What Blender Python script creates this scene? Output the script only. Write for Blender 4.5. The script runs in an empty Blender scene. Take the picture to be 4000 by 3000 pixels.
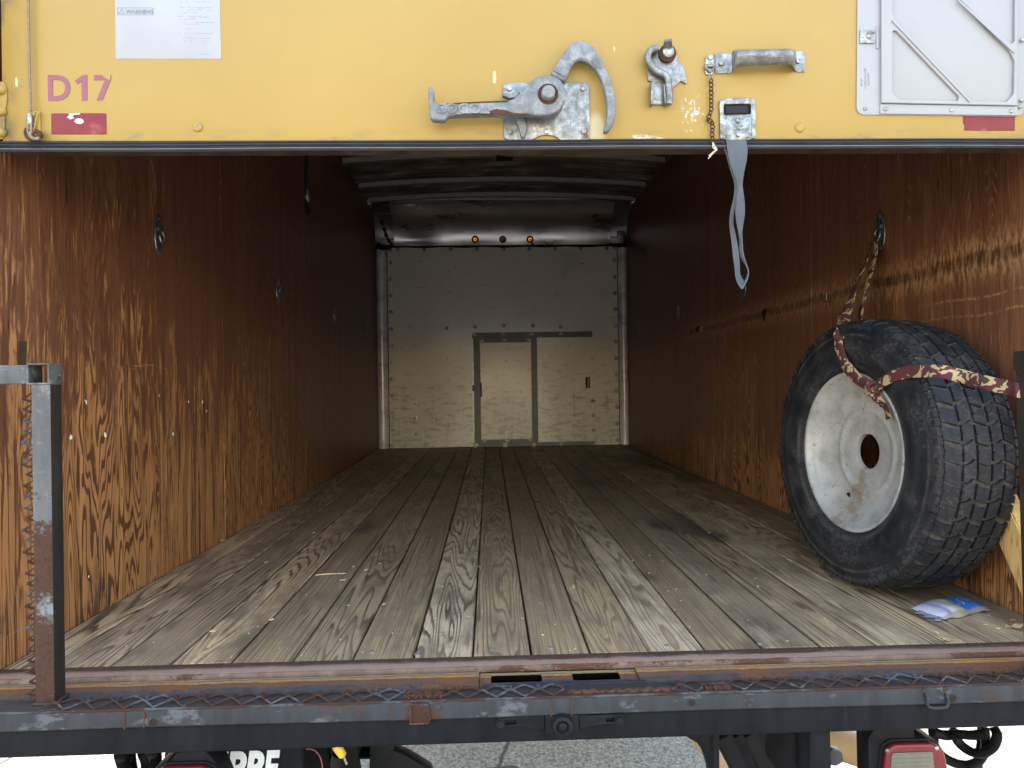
import bpy, bmesh, math, random
from mathutils import Vector, Matrix
random.seed(7)
S = bpy.context.scene
C = S.collection
rad = math.radians

# ---------------------------------------------------------------- camera
CAM = Vector((-0.13, -1.4375, 0.5716))
YAW, PITCH, ROLL, FPX = 0.0328, 0.0010, -0.0143, 2658.06
_f = Vector((math.sin(YAW)*math.cos(PITCH), math.cos(YAW)*math.cos(PITCH), math.sin(PITCH)))
_r0 = Vector((math.cos(YAW), -math.sin(YAW), 0)); _u0 = _r0.cross(_f)
_r = _r0*math.cos(ROLL)+_u0*math.sin(ROLL); _u = -_r0*math.sin(ROLL)+_u0*math.cos(ROLL)
cd = bpy.data.cameras.new('camera'); cam = bpy.data.objects.new('camera', cd); C.objects.link(cam)
cd.sensor_width = 36; cd.lens = FPX/4000*36; cd.clip_start = .02; cd.clip_end = 2000
cam.matrix_world = Matrix(((_r.x, _u.x, -_f.x, CAM.x), (_r.y, _u.y, -_f.y, CAM.y), (_r.z, _u.z, -_f.z, CAM.z), (0, 0, 0, 1)))
S.camera = cam
# ---------------------------------------------------------------- light
SUN_EL, SUN_AZ = 70, 6          # the sun stands ahead of the truck, so its rear is in the shade
w = bpy.data.worlds.new('World'); S.world = w; w.use_nodes = True
sky = w.node_tree.nodes.new('ShaderNodeTexSky'); sky.sky_type = 'NISHITA'; sky.sun_disc = False
sky.sun_elevation = rad(SUN_EL); sky.sun_rotation = rad(SUN_AZ)
sky.air_density = 1.9; sky.dust_density = 0.45; sky.ozone_density = 0.9
bg = w.node_tree.nodes['Background']; bg.inputs[1].default_value = 0.15
w.node_tree.links.new(sky.outputs[0], bg.inputs[0])
sl = bpy.data.lights.new('sun', 'SUN'); sl.energy = 2.3; sl.angle = rad(.5); sl.color = (1, .955, .88)
sun = bpy.data.objects.new('sun', sl); C.objects.link(sun)
_sd = Vector((math.sin(rad(SUN_AZ))*math.cos(rad(SUN_EL)), math.cos(rad(SUN_AZ))*math.cos(rad(SUN_EL)), math.sin(rad(SUN_EL))))
sun.rotation_euler = _sd.to_track_quat('Z', 'Y').to_euler(); sun.location = (0, 6, 8)
vs = S.view_settings; S.display_settings.display_device = 'sRGB'
vs.view_transform = 'Standard'; vs.look = 'None'; vs.gamma = 1; vs.use_curve_mapping = False
vs.exposure = 2.72
vs.use_white_balance = True; vs.white_balance_temperature = 7100; vs.white_balance_tint = 20   # the camera's own balance, set for open shade
S.cycles.max_bounces = 14; S.cycles.diffuse_bounces = 8; S.cycles.glossy_bounces = 6
S.cycles.transmission_bounces = 6; S.cycles.use_denoising = True
S.cycles.caustics_reflective = False; S.cycles.caustics_refractive = False
S.cycles.sample_clamp_indirect = 6

# ---------------------------------------------------------------- helpers
def at(x, y, ax, v):                       # the point seen at photo pixel (x, y) on a plane of the place
    d = _r*((x-2000)/FPX)+_u*((1500-y)/FPX)+_f
    i = 'xyz'.index(ax)
    return CAM+d*((v-CAM[i])/d[i])
def atp(x, y, p, n):
    d = _r*((x-2000)/FPX)+_u*((1500-y)/FPX)+_f
    return CAM+d*((p-CAM).dot(n)/d.dot(n))
def zone(x0, y0, k): return lambda x, y: (x0+x*k, y0+y*k)
ZA = zone(0, 0, 1000/2212); ZL = zone(1600, 100, 900/2212); ZK = zone(2400, 100, 900/2212)
ZP = zone(3200, 0, 800/1896); ZB = zone(1400, 900, 1200/2096); ZF = zone(1300, 2400, 1400/2212)
ZFL = zone(0, 2400, 1400/2212); ZFR = zone(2600, 2400, 1400/2212)
def xz(z, pts, y=0.0):                     # pixels on the upright plane at depth y -> (x, z) pairs
    o = []
    for q in pts:
        p = at(*z(*q), 'y', y); o.append((p.x, p.z))
    return o
LOC = {}
def link(o, parent=None):
    C.objects.link(o)
    if parent is not None: o.parent = parent
    return o
def wloc(o):
    v = Vector((0, 0, 0))
    while o is not None: v = v+o.location; o = o.parent
    return v
def tag(o, label=None, cat=None, group=None, kind=None):
    if label: o['label'] = label
    if cat: o['category'] = cat
    if group: o['group'] = group
    if kind: o['kind'] = kind
    return o
def thing(name, label, cat, loc=(0, 0, 0), group=None):
    o = bpy.data.objects.new(name, None); o.empty_display_size = .05
    o.location = loc; C.objects.link(o)
    return tag(o, label, cat, group)
def obj(name, bm, mat, parent=None, smooth=35, kind=None, loc=None):
    """one mesh object; the bmesh is in world coordinates (parents here never turn)"""
    off = Vector(loc) if loc else Vector((0, 0, 0))
    if parent is not None: base = wloc(parent)
    else: base = Vector((0, 0, 0))
    tot = base if loc is None else off
    for v in bm.verts: v.co -= tot
    me = bpy.data.meshes.new(name); bm.to_mesh(me); bm.free()
    if smooth:
        for p in me.polygons: p.use_smooth = True
        me.set_sharp_from_angle(angle=rad(smooth))
    for m in (mat if isinstance(mat, (list, tuple)) else [mat]): me.materials.append(m)
    o = bpy.data.objects.new(name, me)
    if loc is not None: o.location = off-base
    link(o, parent)
    if kind: o['kind'] = kind
    return o
def inst(name, src, loc, parent=None):     # a further piece sharing the mesh of src; loc in world
    o = bpy.data.objects.new(name, src.data)
    o.location = Vector(loc)-(wloc(parent) if parent is not None else Vector((0, 0, 0)))
    o.rotation_euler = src.rotation_euler
    return link(o, parent)
def struct(name, bm, mat, **k):
    o = obj(name, bm, mat, **k); o['kind'] = 'structure'; return o
def anchor(name, loc=(0, 0, 0)):
    o = bpy.data.objects.new(name, None); o.location = loc; C.objects.link(o); o['kind'] = 'structure'; return o
def new(): return bmesh.new()
def merge(bm, b2):
    me = bpy.data.meshes.new('tmp'); b2.to_mesh(me); b2.free(); bm.from_mesh(me); bpy.data.meshes.remove(me); return bm
def box(bm, lo, hi, bev=0, seg=2, mat=0):
    b = new(); lo = Vector(lo); hi = Vector(hi)
    bmesh.ops.create_cube(b, size=1)
    for v in b.verts: v.co = Vector([(lo[i]+hi[i])/2+v.co[i]*(hi[i]-lo[i]) for i in range(3)])
    if bev: bmesh.ops.bevel(b, geom=b.edges[:], offset=bev, segments=seg, affect='EDGES', profile=.5)
    for f in b.faces: f.material_index = mat
    return merge(bm, b)
def obox(bm, c, ax, ay, az, half, bev=0):    # box on its own axes
    b = new(); bmesh.ops.create_cube(b, size=2)
    if bev:
        for v in b.verts: v.co = Vector([v.co[i]*half[i] for i in range(3)])
        bmesh.ops.bevel(b, geom=b.edges[:], offset=bev, segments=2, affect='EDGES')
        for v in b.verts: v.co = Vector(c)+ax*v.co.x+ay*v.co.y+az*v.co.z
    else:
        for v in b.verts: v.co = Vector(c)+ax*(v.co.x*half[0])+ay*(v.co.y*half[1])+az*(v.co.z*half[2])
    return merge(bm, b)
def frame_of(d):
    d = d.normalized(); a = Vector((0, 0, 1)) if abs(d.z) < .9 else Vector((1, 0, 0))
    u = d.cross(a).normalized(); return u, d.cross(u).normalized()
def loft(bm, rings, closed=True, caps=True, loop=False):
    V = [[bm.verts.new(p) for p in r] for r in rings]; n = len(V[0])
    m = len(V)
    for i in range(m if loop else m-1):
        a, b = V[i], V[(i+1) % m]
        for j in range(n if closed else n-1):
            k = (j+1) % n
            bm.faces.new((a[j], a[k], b[k], b[j]))
    if caps and closed and not loop:
        bm.faces.new(V[0][::-1]); bm.faces.new(V[-1])
    return bm
def tube(bm, pts, r, n=8, loop=False, caps=True):
    pts = [Vector(p) for p in pts]; rings = []
    m = len(pts); prev = None
    for i, p in enumerate(pts):
        if loop: d = pts[(i+1) % m]-pts[i-1]
        else: d = pts[min(i+1, m-1)]-pts[max(i-1, 0)]
        d.normalize()
        if prev is None: u, v = frame_of(d)
        else:
            u = (prev-d*prev.dot(d)).normalized(); v = d.cross(u)
        prev = u
        rr = r[i] if isinstance(r, (list, tuple)) else r
        rings.append([p+u*(rr*math.cos(2*math.pi*k/n))+v*(rr*math.sin(2*math.pi*k/n)) for k in range(n)])
    return loft(bm, rings, True, caps, loop)
def cyl(bm, a, b, r, n=16, r2=None): return tube(bm, [a, b], [r, r if r2 is None else r2], n)
def crom(pts, k=6, closed=False):
    pts = [Vector(p) for p in pts]; m = len(pts); out = []
    for i in range(m if closed else m-1):
        p0 = pts[(i-1) % m] if closed or i > 0 else pts[0]*2-pts[1]
        p1 = pts[i]; p2 = pts[(i+1) % m]
        p3 = pts[(i+2) % m] if closed or i+2 < m else pts[-1]*2-pts[-2]
        for j in range(k):
            t = j/k
            out.append(.5*((2*p1)+(p2-p0)*t+(2*p0-5*p1+4*p2-p3)*t*t+(3*p1-p0-3*p2+p3)*t**3))
    if not closed: out.append(pts[-1])
    return out
def ribbon(bm, L, R, t, nrm=None):            # a strap given by its two edges
    rings = []
    m = len(L)
    for i in range(m):
        d = (L[min(i+1, m-1)]+R[min(i+1, m-1)]-L[max(i-1, 0)]-R[max(i-1, 0)]); w_ = R[i]-L[i]
        n = d.cross(w_).normalized()*(t/2)
        q = .12
        rings.append([L[i]+w_*q*.2+n, L[i]+w_*.5+n*1.15, R[i]-w_*q*.2+n, R[i]-n*.3, R[i]-w_*q*.2-n, L[i]+w_*.5-n*1.15, L[i]+w_*q*.2-n, L[i]+n*.3])
    return loft(bm, rings, True, True)
def strap(bm, pts, width, t, side):           # side: one vector, or one per point, across the strap
    pts = [Vector(p) for p in pts]; L = []; R = []
    for i, p in enumerate(pts):
        s = side[i] if isinstance(side, list) else side
        d = (pts[min(i+1, len(pts)-1)]-pts[max(i-1, 0)]).normalized()
        s = (s-d*s.dot(d)).normalized()*(width/2); L.append(p-s); R.append(p+s)
    return ribbon(bm, L, R, t)
def lathe(bm, prof, c, ax, n=64):             # prof: (offset along axis, radius)
    ax = Vector(ax).normalized(); u, v = frame_of(ax); c = Vector(c); rings = []
    for k in range(n):
        a = 2*math.pi*k/n; e = u*math.cos(a)+v*math.sin(a)
        rings.append([c+ax*o+e*r for o, r in prof])
    return loft(bm, rings, False, False, True)
def rpoly(pts, r, k=5):                       # polygon with rounded corners
    out = []; m = len(pts)
    for i in range(m):
        p = Vector(pts[i]); a = Vector(pts[i-1])-p; b = Vector(pts[(i+1) % m])-p
        rr = r[i] if isinstance(r, (list, tuple)) else r
        if rr <= 0: out.append(tuple(p)); continue
        ang = a.angle(b); dd = min(rr/max(math.tan(ang/2), .05), a.length*.48, b.length*.48)
        A = p+a.normalized()*dd; B = p+b.normalized()*dd
        for j in range(k+1):
            t = j/k; out.append(tuple(A*(1-t)**2+p*2*t*(1-t)+B*t*t))
    return out
def circ(c, r, n=20): return [(c[0]+r*math.cos(2*math.pi*k/n), c[1]+r*math.sin(2*math.pi*k/n)) for k in range(n)]
def curve_mesh(cu):
    o = bpy.data.objects.new('tmp', cu); C.objects.link(o)
    dg = bpy.context.evaluated_depsgraph_get(); dg.update()
    me = bpy.data.meshes.new_from_object(o.evaluated_get(dg))
    bpy.data.objects.remove(o); bpy.data.curves.remove(cu)
    b = new(); b.from_mesh(me); bpy.data.meshes.remove(me)
    return b
def plate(bm, outer, holes=(), back=0.0, front=-.004, bev=.0008, res=1):
    """flat piece standing in the xz plane between y=back and y=front, with holes and softened edges"""
    cu = bpy.data.curves.new('tmp', 'CURVE'); cu.dimensions = '2D'; cu.fill_mode = 'BOTH'
    T = abs(back-front); bev = min(bev, T*.45)
    cu.extrude = T/2-bev; cu.bevel_depth = bev; cu.bevel_resolution = res; cu.offset = -bev
    for pl in [outer]+list(holes):
        s = cu.splines.new('POLY'); s.points.add(len(pl)-1); s.use_cyclic_u = True
        for p, q in zip(s.points, pl): p.co = (q[0], q[1], 0, 1)
    b = curve_mesh(cu)
    for v in b.verts: v.co = Vector((v.co.x, (back+front)/2-v.co.z, v.co.y))
    bmesh.ops.remove_doubles(b, verts=b.verts, dist=1e-6)
    return merge(bm, b)
def text_bm(body, size, x, z, y, rot=0, bold=0.0, ext=.0006, shear=0.0, mirror=False, xs=1.0, align='LEFT'):
    cu = bpy.data.curves.new('tmp', 'FONT'); cu.body = body; cu.size = size; cu.extrude = ext; cu.offset = bold
    cu.align_x = align; cu.shear = shear; cu.resolution_u = 4
    b = curve_mesh(cu); ca, sa = math.cos(rot), math.sin(rot)
    for v in b.verts:
        a, c_, e = v.co.x*xs, v.co.y, v.co.z
        v.co = Vector((x+a*ca-c_*sa, y-e, z+a*sa+c_*ca))
    return b
# ---------------------------------------------------------------- materials
class M:
    def __init__(s, name, rough=.6, metal=0.0, spec=.22):
        s.m = bpy.data.materials.new(name); s.m.use_nodes = True; s.t = s.m.node_tree
        s.b = s.t.nodes['Principled BSDF']; s.b.inputs['Roughness'].default_value = rough
        s.b.inputs['Metallic'].default_value = metal; s.b.inputs['Specular IOR Level'].default_value = spec
        s._c = None
    def n(s, typ, ins=None, **props):
        nd = s.t.nodes.new('ShaderNode'+typ)
        for k, v in props.items(): setattr(nd, k, v)
        for k, v in (ins or {}).items(): s.put(nd.inputs[k], v)
        return nd
    def put(s, i, v):
        if isinstance(v, bpy.types.NodeSocket): s.t.links.new(v, i)
        elif isinstance(v, (tuple, list)) and len(v) == 3 and i.type == 'RGBA': i.default_value = (*v, 1)
        else: i.default_value = v
    def co(s):
        if s._c is None: s._c = s.n('TexCoord')
        return s._c.outputs['Object']
    def pos(s): return s.n('NewGeometry').outputs['Position']
    def rnd(s): return s.n('ObjectInfo').outputs['Random']
    def map(s, sc=(1, 1, 1), v=None, loc=(0, 0, 0), rot=(0, 0, 0)):
        return s.n('Mapping', {'Vector': v if v is not None else s.co(), 'Scale': sc, 'Location': loc, 'Rotation': rot}).outputs[0]
    def noise(s, sc=5, v=None, d=4, r=.5, dist=0, w=None):
        ins = {'Vector': v if v is not None else s.co(), 'Scale': sc, 'Detail': d, 'Roughness': r, 'Distortion': dist}
        nd = s.n('TexNoise', None, noise_dimensions='4D' if w is not None else '3D')
        for k, q in ins.items(): s.put(nd.inputs[k], q)
        if w is not None: s.put(nd.inputs['W'], w)
        return nd.outputs[0]
    def vor(s, sc, v=None, feature='F1', out=0):
        return s.n('TexVoronoi', {'Vector': v if v is not None else s.co(), 'Scale': sc}, feature=feature).outputs[out]
    def ma(s, op, a, b=0.0, c=None, clamp=False):
        nd = s.n('Math', None, operation=op, use_clamp=clamp); s.put(nd.inputs[0], a); s.put(nd.inputs[1], b)
        if c is not None: s.put(nd.inputs[2], c)
        return nd.outputs[0]
    def mr(s, v, a, b, c=0.0, d=1.0, smooth=True):
        return s.n('MapRange', {'Value': v, 'From Min': a, 'From Max': b, 'To Min': c, 'To Max': d}, interpolation_type='SMOOTHSTEP' if smooth else 'LINEAR').outputs[0]
    def ramp(s, f, stops):
        nd = s.n('ValToRGB', {'Fac': f}); e = nd.color_ramp.elements
        while len(e) < len(stops): e.new(.5)
        for el, (p, c) in zip(e, stops): el.position = p; el.color = (*c, 1) if len(c) == 3 else c
        return nd.outputs[0]
    def mix(s, f, a, b, bt='MIX'):
        nd = s.n('Mix', None, data_type='RGBA', blend_type=bt)
        s.put(nd.inputs[0], f); s.put(nd.inputs[6], a); s.put(nd.inputs[7], b); return nd.outputs[2]
    def sep(s, v): return s.n('SeparateXYZ', {0: v}).outputs
    def comb(s, x, y, z): return s.n('CombineXYZ', {0: x, 1: y, 2: z}).outputs[0]
    def bump(s, h, st=.3, dist=.002, nrm=None):
        ins = {'Height': h, 'Strength': st, 'Distance': dist}
        if nrm is not None: ins['Normal'] = nrm
        return s.n('Bump', ins).outputs[0]
    def out(s, col=None, rough=None, nrm=None, metal=None):
        if col is not None: s.put(s.b.inputs['Base Color'], col)
        if rough is not None: s.put(s.b.inputs['Roughness'], rough)
        if metal is not None: s.put(s.b.inputs['Metallic'], metal)
        if nrm is not None: s.put(s.b.inputs['Normal'], nrm)
        return s.m
def ell(m, P, c, rx, rz):                     # 1 inside an ellipse on the door, fading to 0 at its rim
    x, y, z = P
    a = m.ma('DIVIDE', m.ma('SUBTRACT', x, c[0]), rx); b = m.ma('DIVIDE', m.ma('SUBTRACT', z, c[1]), rz)
    return m.ma('SUBTRACT', 1.0, m.ma('SQRT', m.ma('ADD', m.ma('MULTIPLY', a, a), m.ma('MULTIPLY', b, b))), clamp=True)

def mat_yellow():
    m = M('yellow_paint', .42, 0, .35); m._c = m.n('NewGeometry'); m.co = lambda: m._c.outputs['Position']; P = m.sep(m.co())
    n1 = m.noise(1.6, d=3); n2 = m.noise(14, d=5, r=.6); st = m.noise(6, v=m.map((6, 6, .5)), d=4)
    col = m.ramp(n1, [(.3, (.275, .172, .036)), (.7, (.318, .208, .050))])
    col = m.mix(m.mr(n2, .5, .8, 0, .25), col, (.34, .245, .075))
    col = m.mix(m.mr(st, .55, .8, 0, .12), col, (.27, .185, .058))
    # grime gathered along the bottom edge
    lowz = m.mr(P[2], 1.091, 1.122, 1, 0)
    g = m.ma('MULTIPLY', lowz, m.mr(m.noise(5, v=m.map((2.2, 1, 6)), d=5, r=.65), .48, .72))
    col = m.mix(m.ma('MULTIPLY', g, .75), col, (.10, .10, .085))
    lft = m.ma('MULTIPLY', m.mr(P[0], -1.126, -1.085, 1, 0), m.mr(m.noise(7, v=m.map((3, 1, 2)), d=4), .4, .68))
    col = m.mix(m.ma('MULTIPLY', lft, .85), col, (.06, .06, .06))
    # white scrape arcs and chips where the latch hook has struck
    sp = m.noise(150, v=m.map((1, 1, .55)), d=4, r=.7)
    c0 = xz(ZK, [(400, 640)])[0]; e0 = xz(ZK, [(400, 1115)])[0]
    R = c0[1]-e0[1]
    def half(p, q):      # signed distance below / right of the line p-q
        (ax, az), (bx, bz) = xz(ZK, [p, q]); l = math.hypot(bx-ax, bz-az); nx, nz = (bz-az)/l, -(bx-ax)/l
        return m.ma('ADD', m.ma('MULTIPLY', m.ma('SUBTRACT', P[0], ax), nx), m.ma('MULTIPLY', m.ma('SUBTRACT', P[2], az), nz))
    scr = m.noise(48, v=m.map((.8, 1, 2.6)), d=6, r=.72)
    d1 = half((60, 985), (300, 1036)); d2 = half((300, 1036), (900, 1084)); d3 = m.ma('MULTIPLY', half((80, 975), (200, 1110)), -1.0)
    band = m.ma('MULTIPLY', m.ma('MULTIPLY', m.mr(d1, -.001, .002), m.mr(d2, -.0015, .003)), m.mr(d3, 0, .003))
    f1 = m.mr(m.ma('ADD', m.ma('MULTIPLY', band, .5), m.ma('MULTIPLY', scr, .75)), .83, .92)
    c1 = xz(ZK, [(740, 830)])[0]
    f2 = m.mr(m.ma('ADD', m.ma('MULTIPLY', ell(m, P, c1, .075, .11), .32), sp), .80, .83)
    c2 = xz(ZK, [(930, 610)])[0]
    f3 = m.mr(m.ma('ADD', m.ma('MULTIPLY', ell(m, P, c2, .035, .035), .3), sp), .82, .84)
    chips = m.ma('MAXIMUM', m.ma('MAXIMUM', f1, f2), f3)
    f4 = m.mr(m.noise(38, v=m.map((1.3, 1, .6)), d=2), .80, .81)
    chips = m.ma('MAXIMUM', chips, m.ma('MULTIPLY', f4, .3))
    col = m.mix(chips, col, (.40, .385, .35))
    # rubbed pale patch beside the latch plate and cream chip scars
    c3 = xz(ZL, [(1790, 1010)])[0]
    col = m.mix(m.ma('MULTIPLY', m.mr(ell(m, P, c3, .03, .055), .1, .6), .6), col, (.48, .45, .30))
    for q, rx, rz in (((815, 495), .004, .016), ((1965, 222), .0015, .006)):
        c = xz(ZL, [q])[0]; col = m.mix(m.mr(ell(m, P, c, rx, rz), .05, .3), col, (.56, .48, .24))
    c = xz(ZA, [(142, 710)])[0]; col = m.mix(m.mr(ell(m, P, c, .003, .012), .05, .3), col, (.56, .48, .27))
    nr = m.bump(m.noise(5, d=2), .25, .004, m.bump(m.noise(420, d=2), .12, .0004))
    return m.out(col, m.mr(n2, .3, .7, .36, .5), nr)
def grainy_contour(m, sy, sz, N, w=None, base=None, det=2.2):
    """bands that follow the level lines of a long stretched noise: the cathedral figure of sawn fir"""
    v = m.map((1, sy, sz), v=base)
    h = m.noise(1.0, v=v, d=det, r=.42, dist=.25, w=w)
    h = m.ma('ADD', h, m.ma('MULTIPLY', m.noise(1.0, v=m.map((9, 9, 9), v=v), d=3, r=.6), .022))
    return m.ma('FRACT', m.ma('MULTIPLY', h, N)), h
def mat_ply(name, worn, seed):
    m = M(name, .5); P = m.sep(m.pos())
    base = m.comb(seed, P[1], P[2])
    rn = m.ma('MULTIPLY', m.rnd(), 37.0)
    fr, h = grainy_contour(m, 11.5, 1.45, 27, rn, base)
    band = m.ma('MULTIPLY', m.mr(fr, .38, .86), m.mr(fr, .93, 1.0, 1, 0))
    fr2, h2 = grainy_contour(m, 15, .32, 24, m.ma('ADD', rn, 9), base, 3)
    band2 = m.ma('MULTIPLY', m.mr(fr2, .4, .9), m.mr(fr2, .93, 1.0, 1, 0))
    fine = m.noise(1, v=m.map((1, 330, 9), v=base), d=4, r=.65)
    streak = m.noise(1, v=m.map((1, 24, .55), v=base), d=5, r=.62)
    big = m.noise(1, v=m.map((1, 1.9, 1.2), v=base), d=4, r=.55)
    rag = m.noise(1, v=m.map((1, 42, 4.2), v=base), d=7, r=.68)
    rag2 = m.noise(1, v=m.map((1, 90, 22), v=base), d=5, r=.7)
    pick = m.mr(m.noise(1, v=m.map((1, 3.1, .25), v=base), d=2), .42, .58)
    b = m.ma('ADD', m.ma('MULTIPLY', band, m.ma('SUBTRACT', 1.0, m.ma('MULTIPLY', pick, .75))), m.ma('MULTIPLY', band2, m.ma('MULTIPLY', pick, .75)))
    light = m.ramp(streak, [(.25, (.25, .112, .044)), (.5, (.385, .178, .068)), (.8, (.53, .285, .118))])
    light = m.mix(m.mr(fine, .38, .70, 0, .5), light, (.33, .15, .052))
    dark = m.ramp(fine, [(.3, (.070, .027, .015)), (.75, (.15, .060, .028))])
    wood = m.mix(m.mr(b, .12, .7), light, dark)
    var = m.ramp(streak, [(.22, (.066, .025, .015)), (.45, (.118, .046, .026)), (.62, (.16, .066, .035)), (.85, (.25, .12, .058))])
    var = m.mix(m.mr(fine, .40, .72, 0, .5), var, (.27, .13, .062))
    var = m.mix(m.ma('MULTIPLY', b, .5), var, (.078, .028, .016))
    if worn:      # varnish mostly gone near the opening and low down
        wy = m.mr(P[1], 0, 2.9, .62, -.06, False); wz = m.mr(P[2], .1, 1.6, .24, -.26, False)
        low = m.mr(P[2], 0, .5, .28, 0)
        wear = m.ma('ADD', m.ma('ADD', wy, wz), low)
    else:
        wy = m.mr(P[1], -.1, 2.4, .18, .13); wz = m.mr(P[2], .84, .91, .10, -.06)
        low = m.mr(P[2], .10, .40, .44, 0)
        wear = m.ma('ADD', m.ma('ADD', wy, wz), m.ma('MULTIPLY', low, m.mr(P[1], 4.7, 3.6)))
    k = m.ma('ADD', m.ma('ADD', wear, m.ma('MULTIPLY', m.ma('SUBTRACT', rag, .5), 1.7)), m.ma('MULTIPLY', m.ma('SUBTRACT', big, .5), 1.2))
    k = m.ma('ADD', k, m.ma('MULTIPLY', m.ma('SUBTRACT', rag2, .5), .9))
    k = m.ma('SUBTRACT', k, m.ma('MULTIPLY', b, .30))
    col = m.mix(m.mr(k, .36, .62), var, wood)
    vein = m.ma('MULTIPLY', m.ma('MULTIPLY', m.mr(fr, .12, .26), m.mr(fr, .30, .42, 1, 0)), m.mr(m.ma('ADD', rag, m.ma('MULTIPLY', m.ma('SUBTRACT', big, .5), .5)), .50, .60))
    vein = m.ma('MULTIPLY', vein, m.mr(P[1], 3.9, 2.4))
    col = m.mix(m.ma('MULTIPLY', vein, .62 if worn else .35), col, (.42, .225, .09))
    # rubbing marks running level and black grime at the foot
    rub = m.noise(1, v=m.map((1, 2.4, 46), v=base), d=5, r=.7)
    rubz = m.mr(m.noise(1, v=m.map((1, .5, 4), v=base), d=2), .5, .64)
    col = m.mix(m.ma('MULTIPLY', m.ma('MULTIPLY', m.mr(rub, .62, .72), rubz), .5), col, (.45, .25, .10))
    gr = m.ma('ADD', m.noise(1, v=m.map((1, 9, 3), v=base), d=6, r=.68), m.mr(P[2], 0, .30, .14, -.05))
    col = m.mix(m.mr(gr, .64, .80, 0, .8), col, (.030, .022, .017))
    spl = m.noise(1, v=m.map((1, 30, 10), v=base), d=2)
    col = m.mix(m.mr(spl, .73, .76, 0, .7), col, (.035, .018, .012))
    if not worn:
        ln = m.ma('ADD', m.ma('SUBTRACT', P[2], .885), m.ma('MULTIPLY', m.ma('SUBTRACT', m.noise(1, v=m.map((1, 7, 1), v=base), d=6, r=.75), .5), .055))
        al = m.ma('ABSOLUTE', m.ma('ADD', ln, m.ma('MULTIPLY', m.ma('SUBTRACT', rag, .5), .03)))
        gm = m.mr(al, .008, .024, 1, 0)
        fuzz = m.ma('MULTIPLY', m.mr(al, .012, .085, 1, 0), m.mr(rag2, .44, .56))
        far = m.mr(P[1], 2.7, 3.3, 1, 0)
        col = m.mix(m.ma('MULTIPLY', m.ma('MULTIPLY', fuzz, far), .8), col, (.36, .20, .095))
        col = m.mix(m.ma('MULTIPLY', m.ma('MULTIPLY', gm, far), m.mr(rag2, .3, .6, .95, .5)), col, m.mix(m.mr(fine, .4, .7), (.022, .012, .009), (.13, .06, .028)))
        for zz, y1 in ((.80, .45), (.755, .6)):
            l2 = m.ma('ABSOLUTE', m.ma('ADD', m.ma('SUBTRACT', P[2], zz), m.ma('MULTIPLY', m.noise(1, v=m.map((1, 6, 1), v=base), d=3), .03)))
            col = m.mix(m.ma('MULTIPLY', m.ma('MULTIPLY', m.mr(l2, .001, .005, 1, 0), m.mr(P[1], y1, y1+.15, 1, 0)), m.mr(rag2, .42, .58, 0, .45)), col, (.42, .22, .09))
        hgt = m.ma('SUBTRACT', m.ma('MULTIPLY', fine, .3), m.ma('MULTIPLY', gm, 2.5))
    else:
        hgt = m.ma('MULTIPLY', fine, .3)
    hgt = m.ma('SUBTRACT', hgt, m.ma('MULTIPLY', b, .25))
    ro = m.mr(k, .3, .7, .40, .62)
    return m.out(col, ro, m.bump(hgt, .5, .0016, m.bump(big, .25, .01)))
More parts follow.
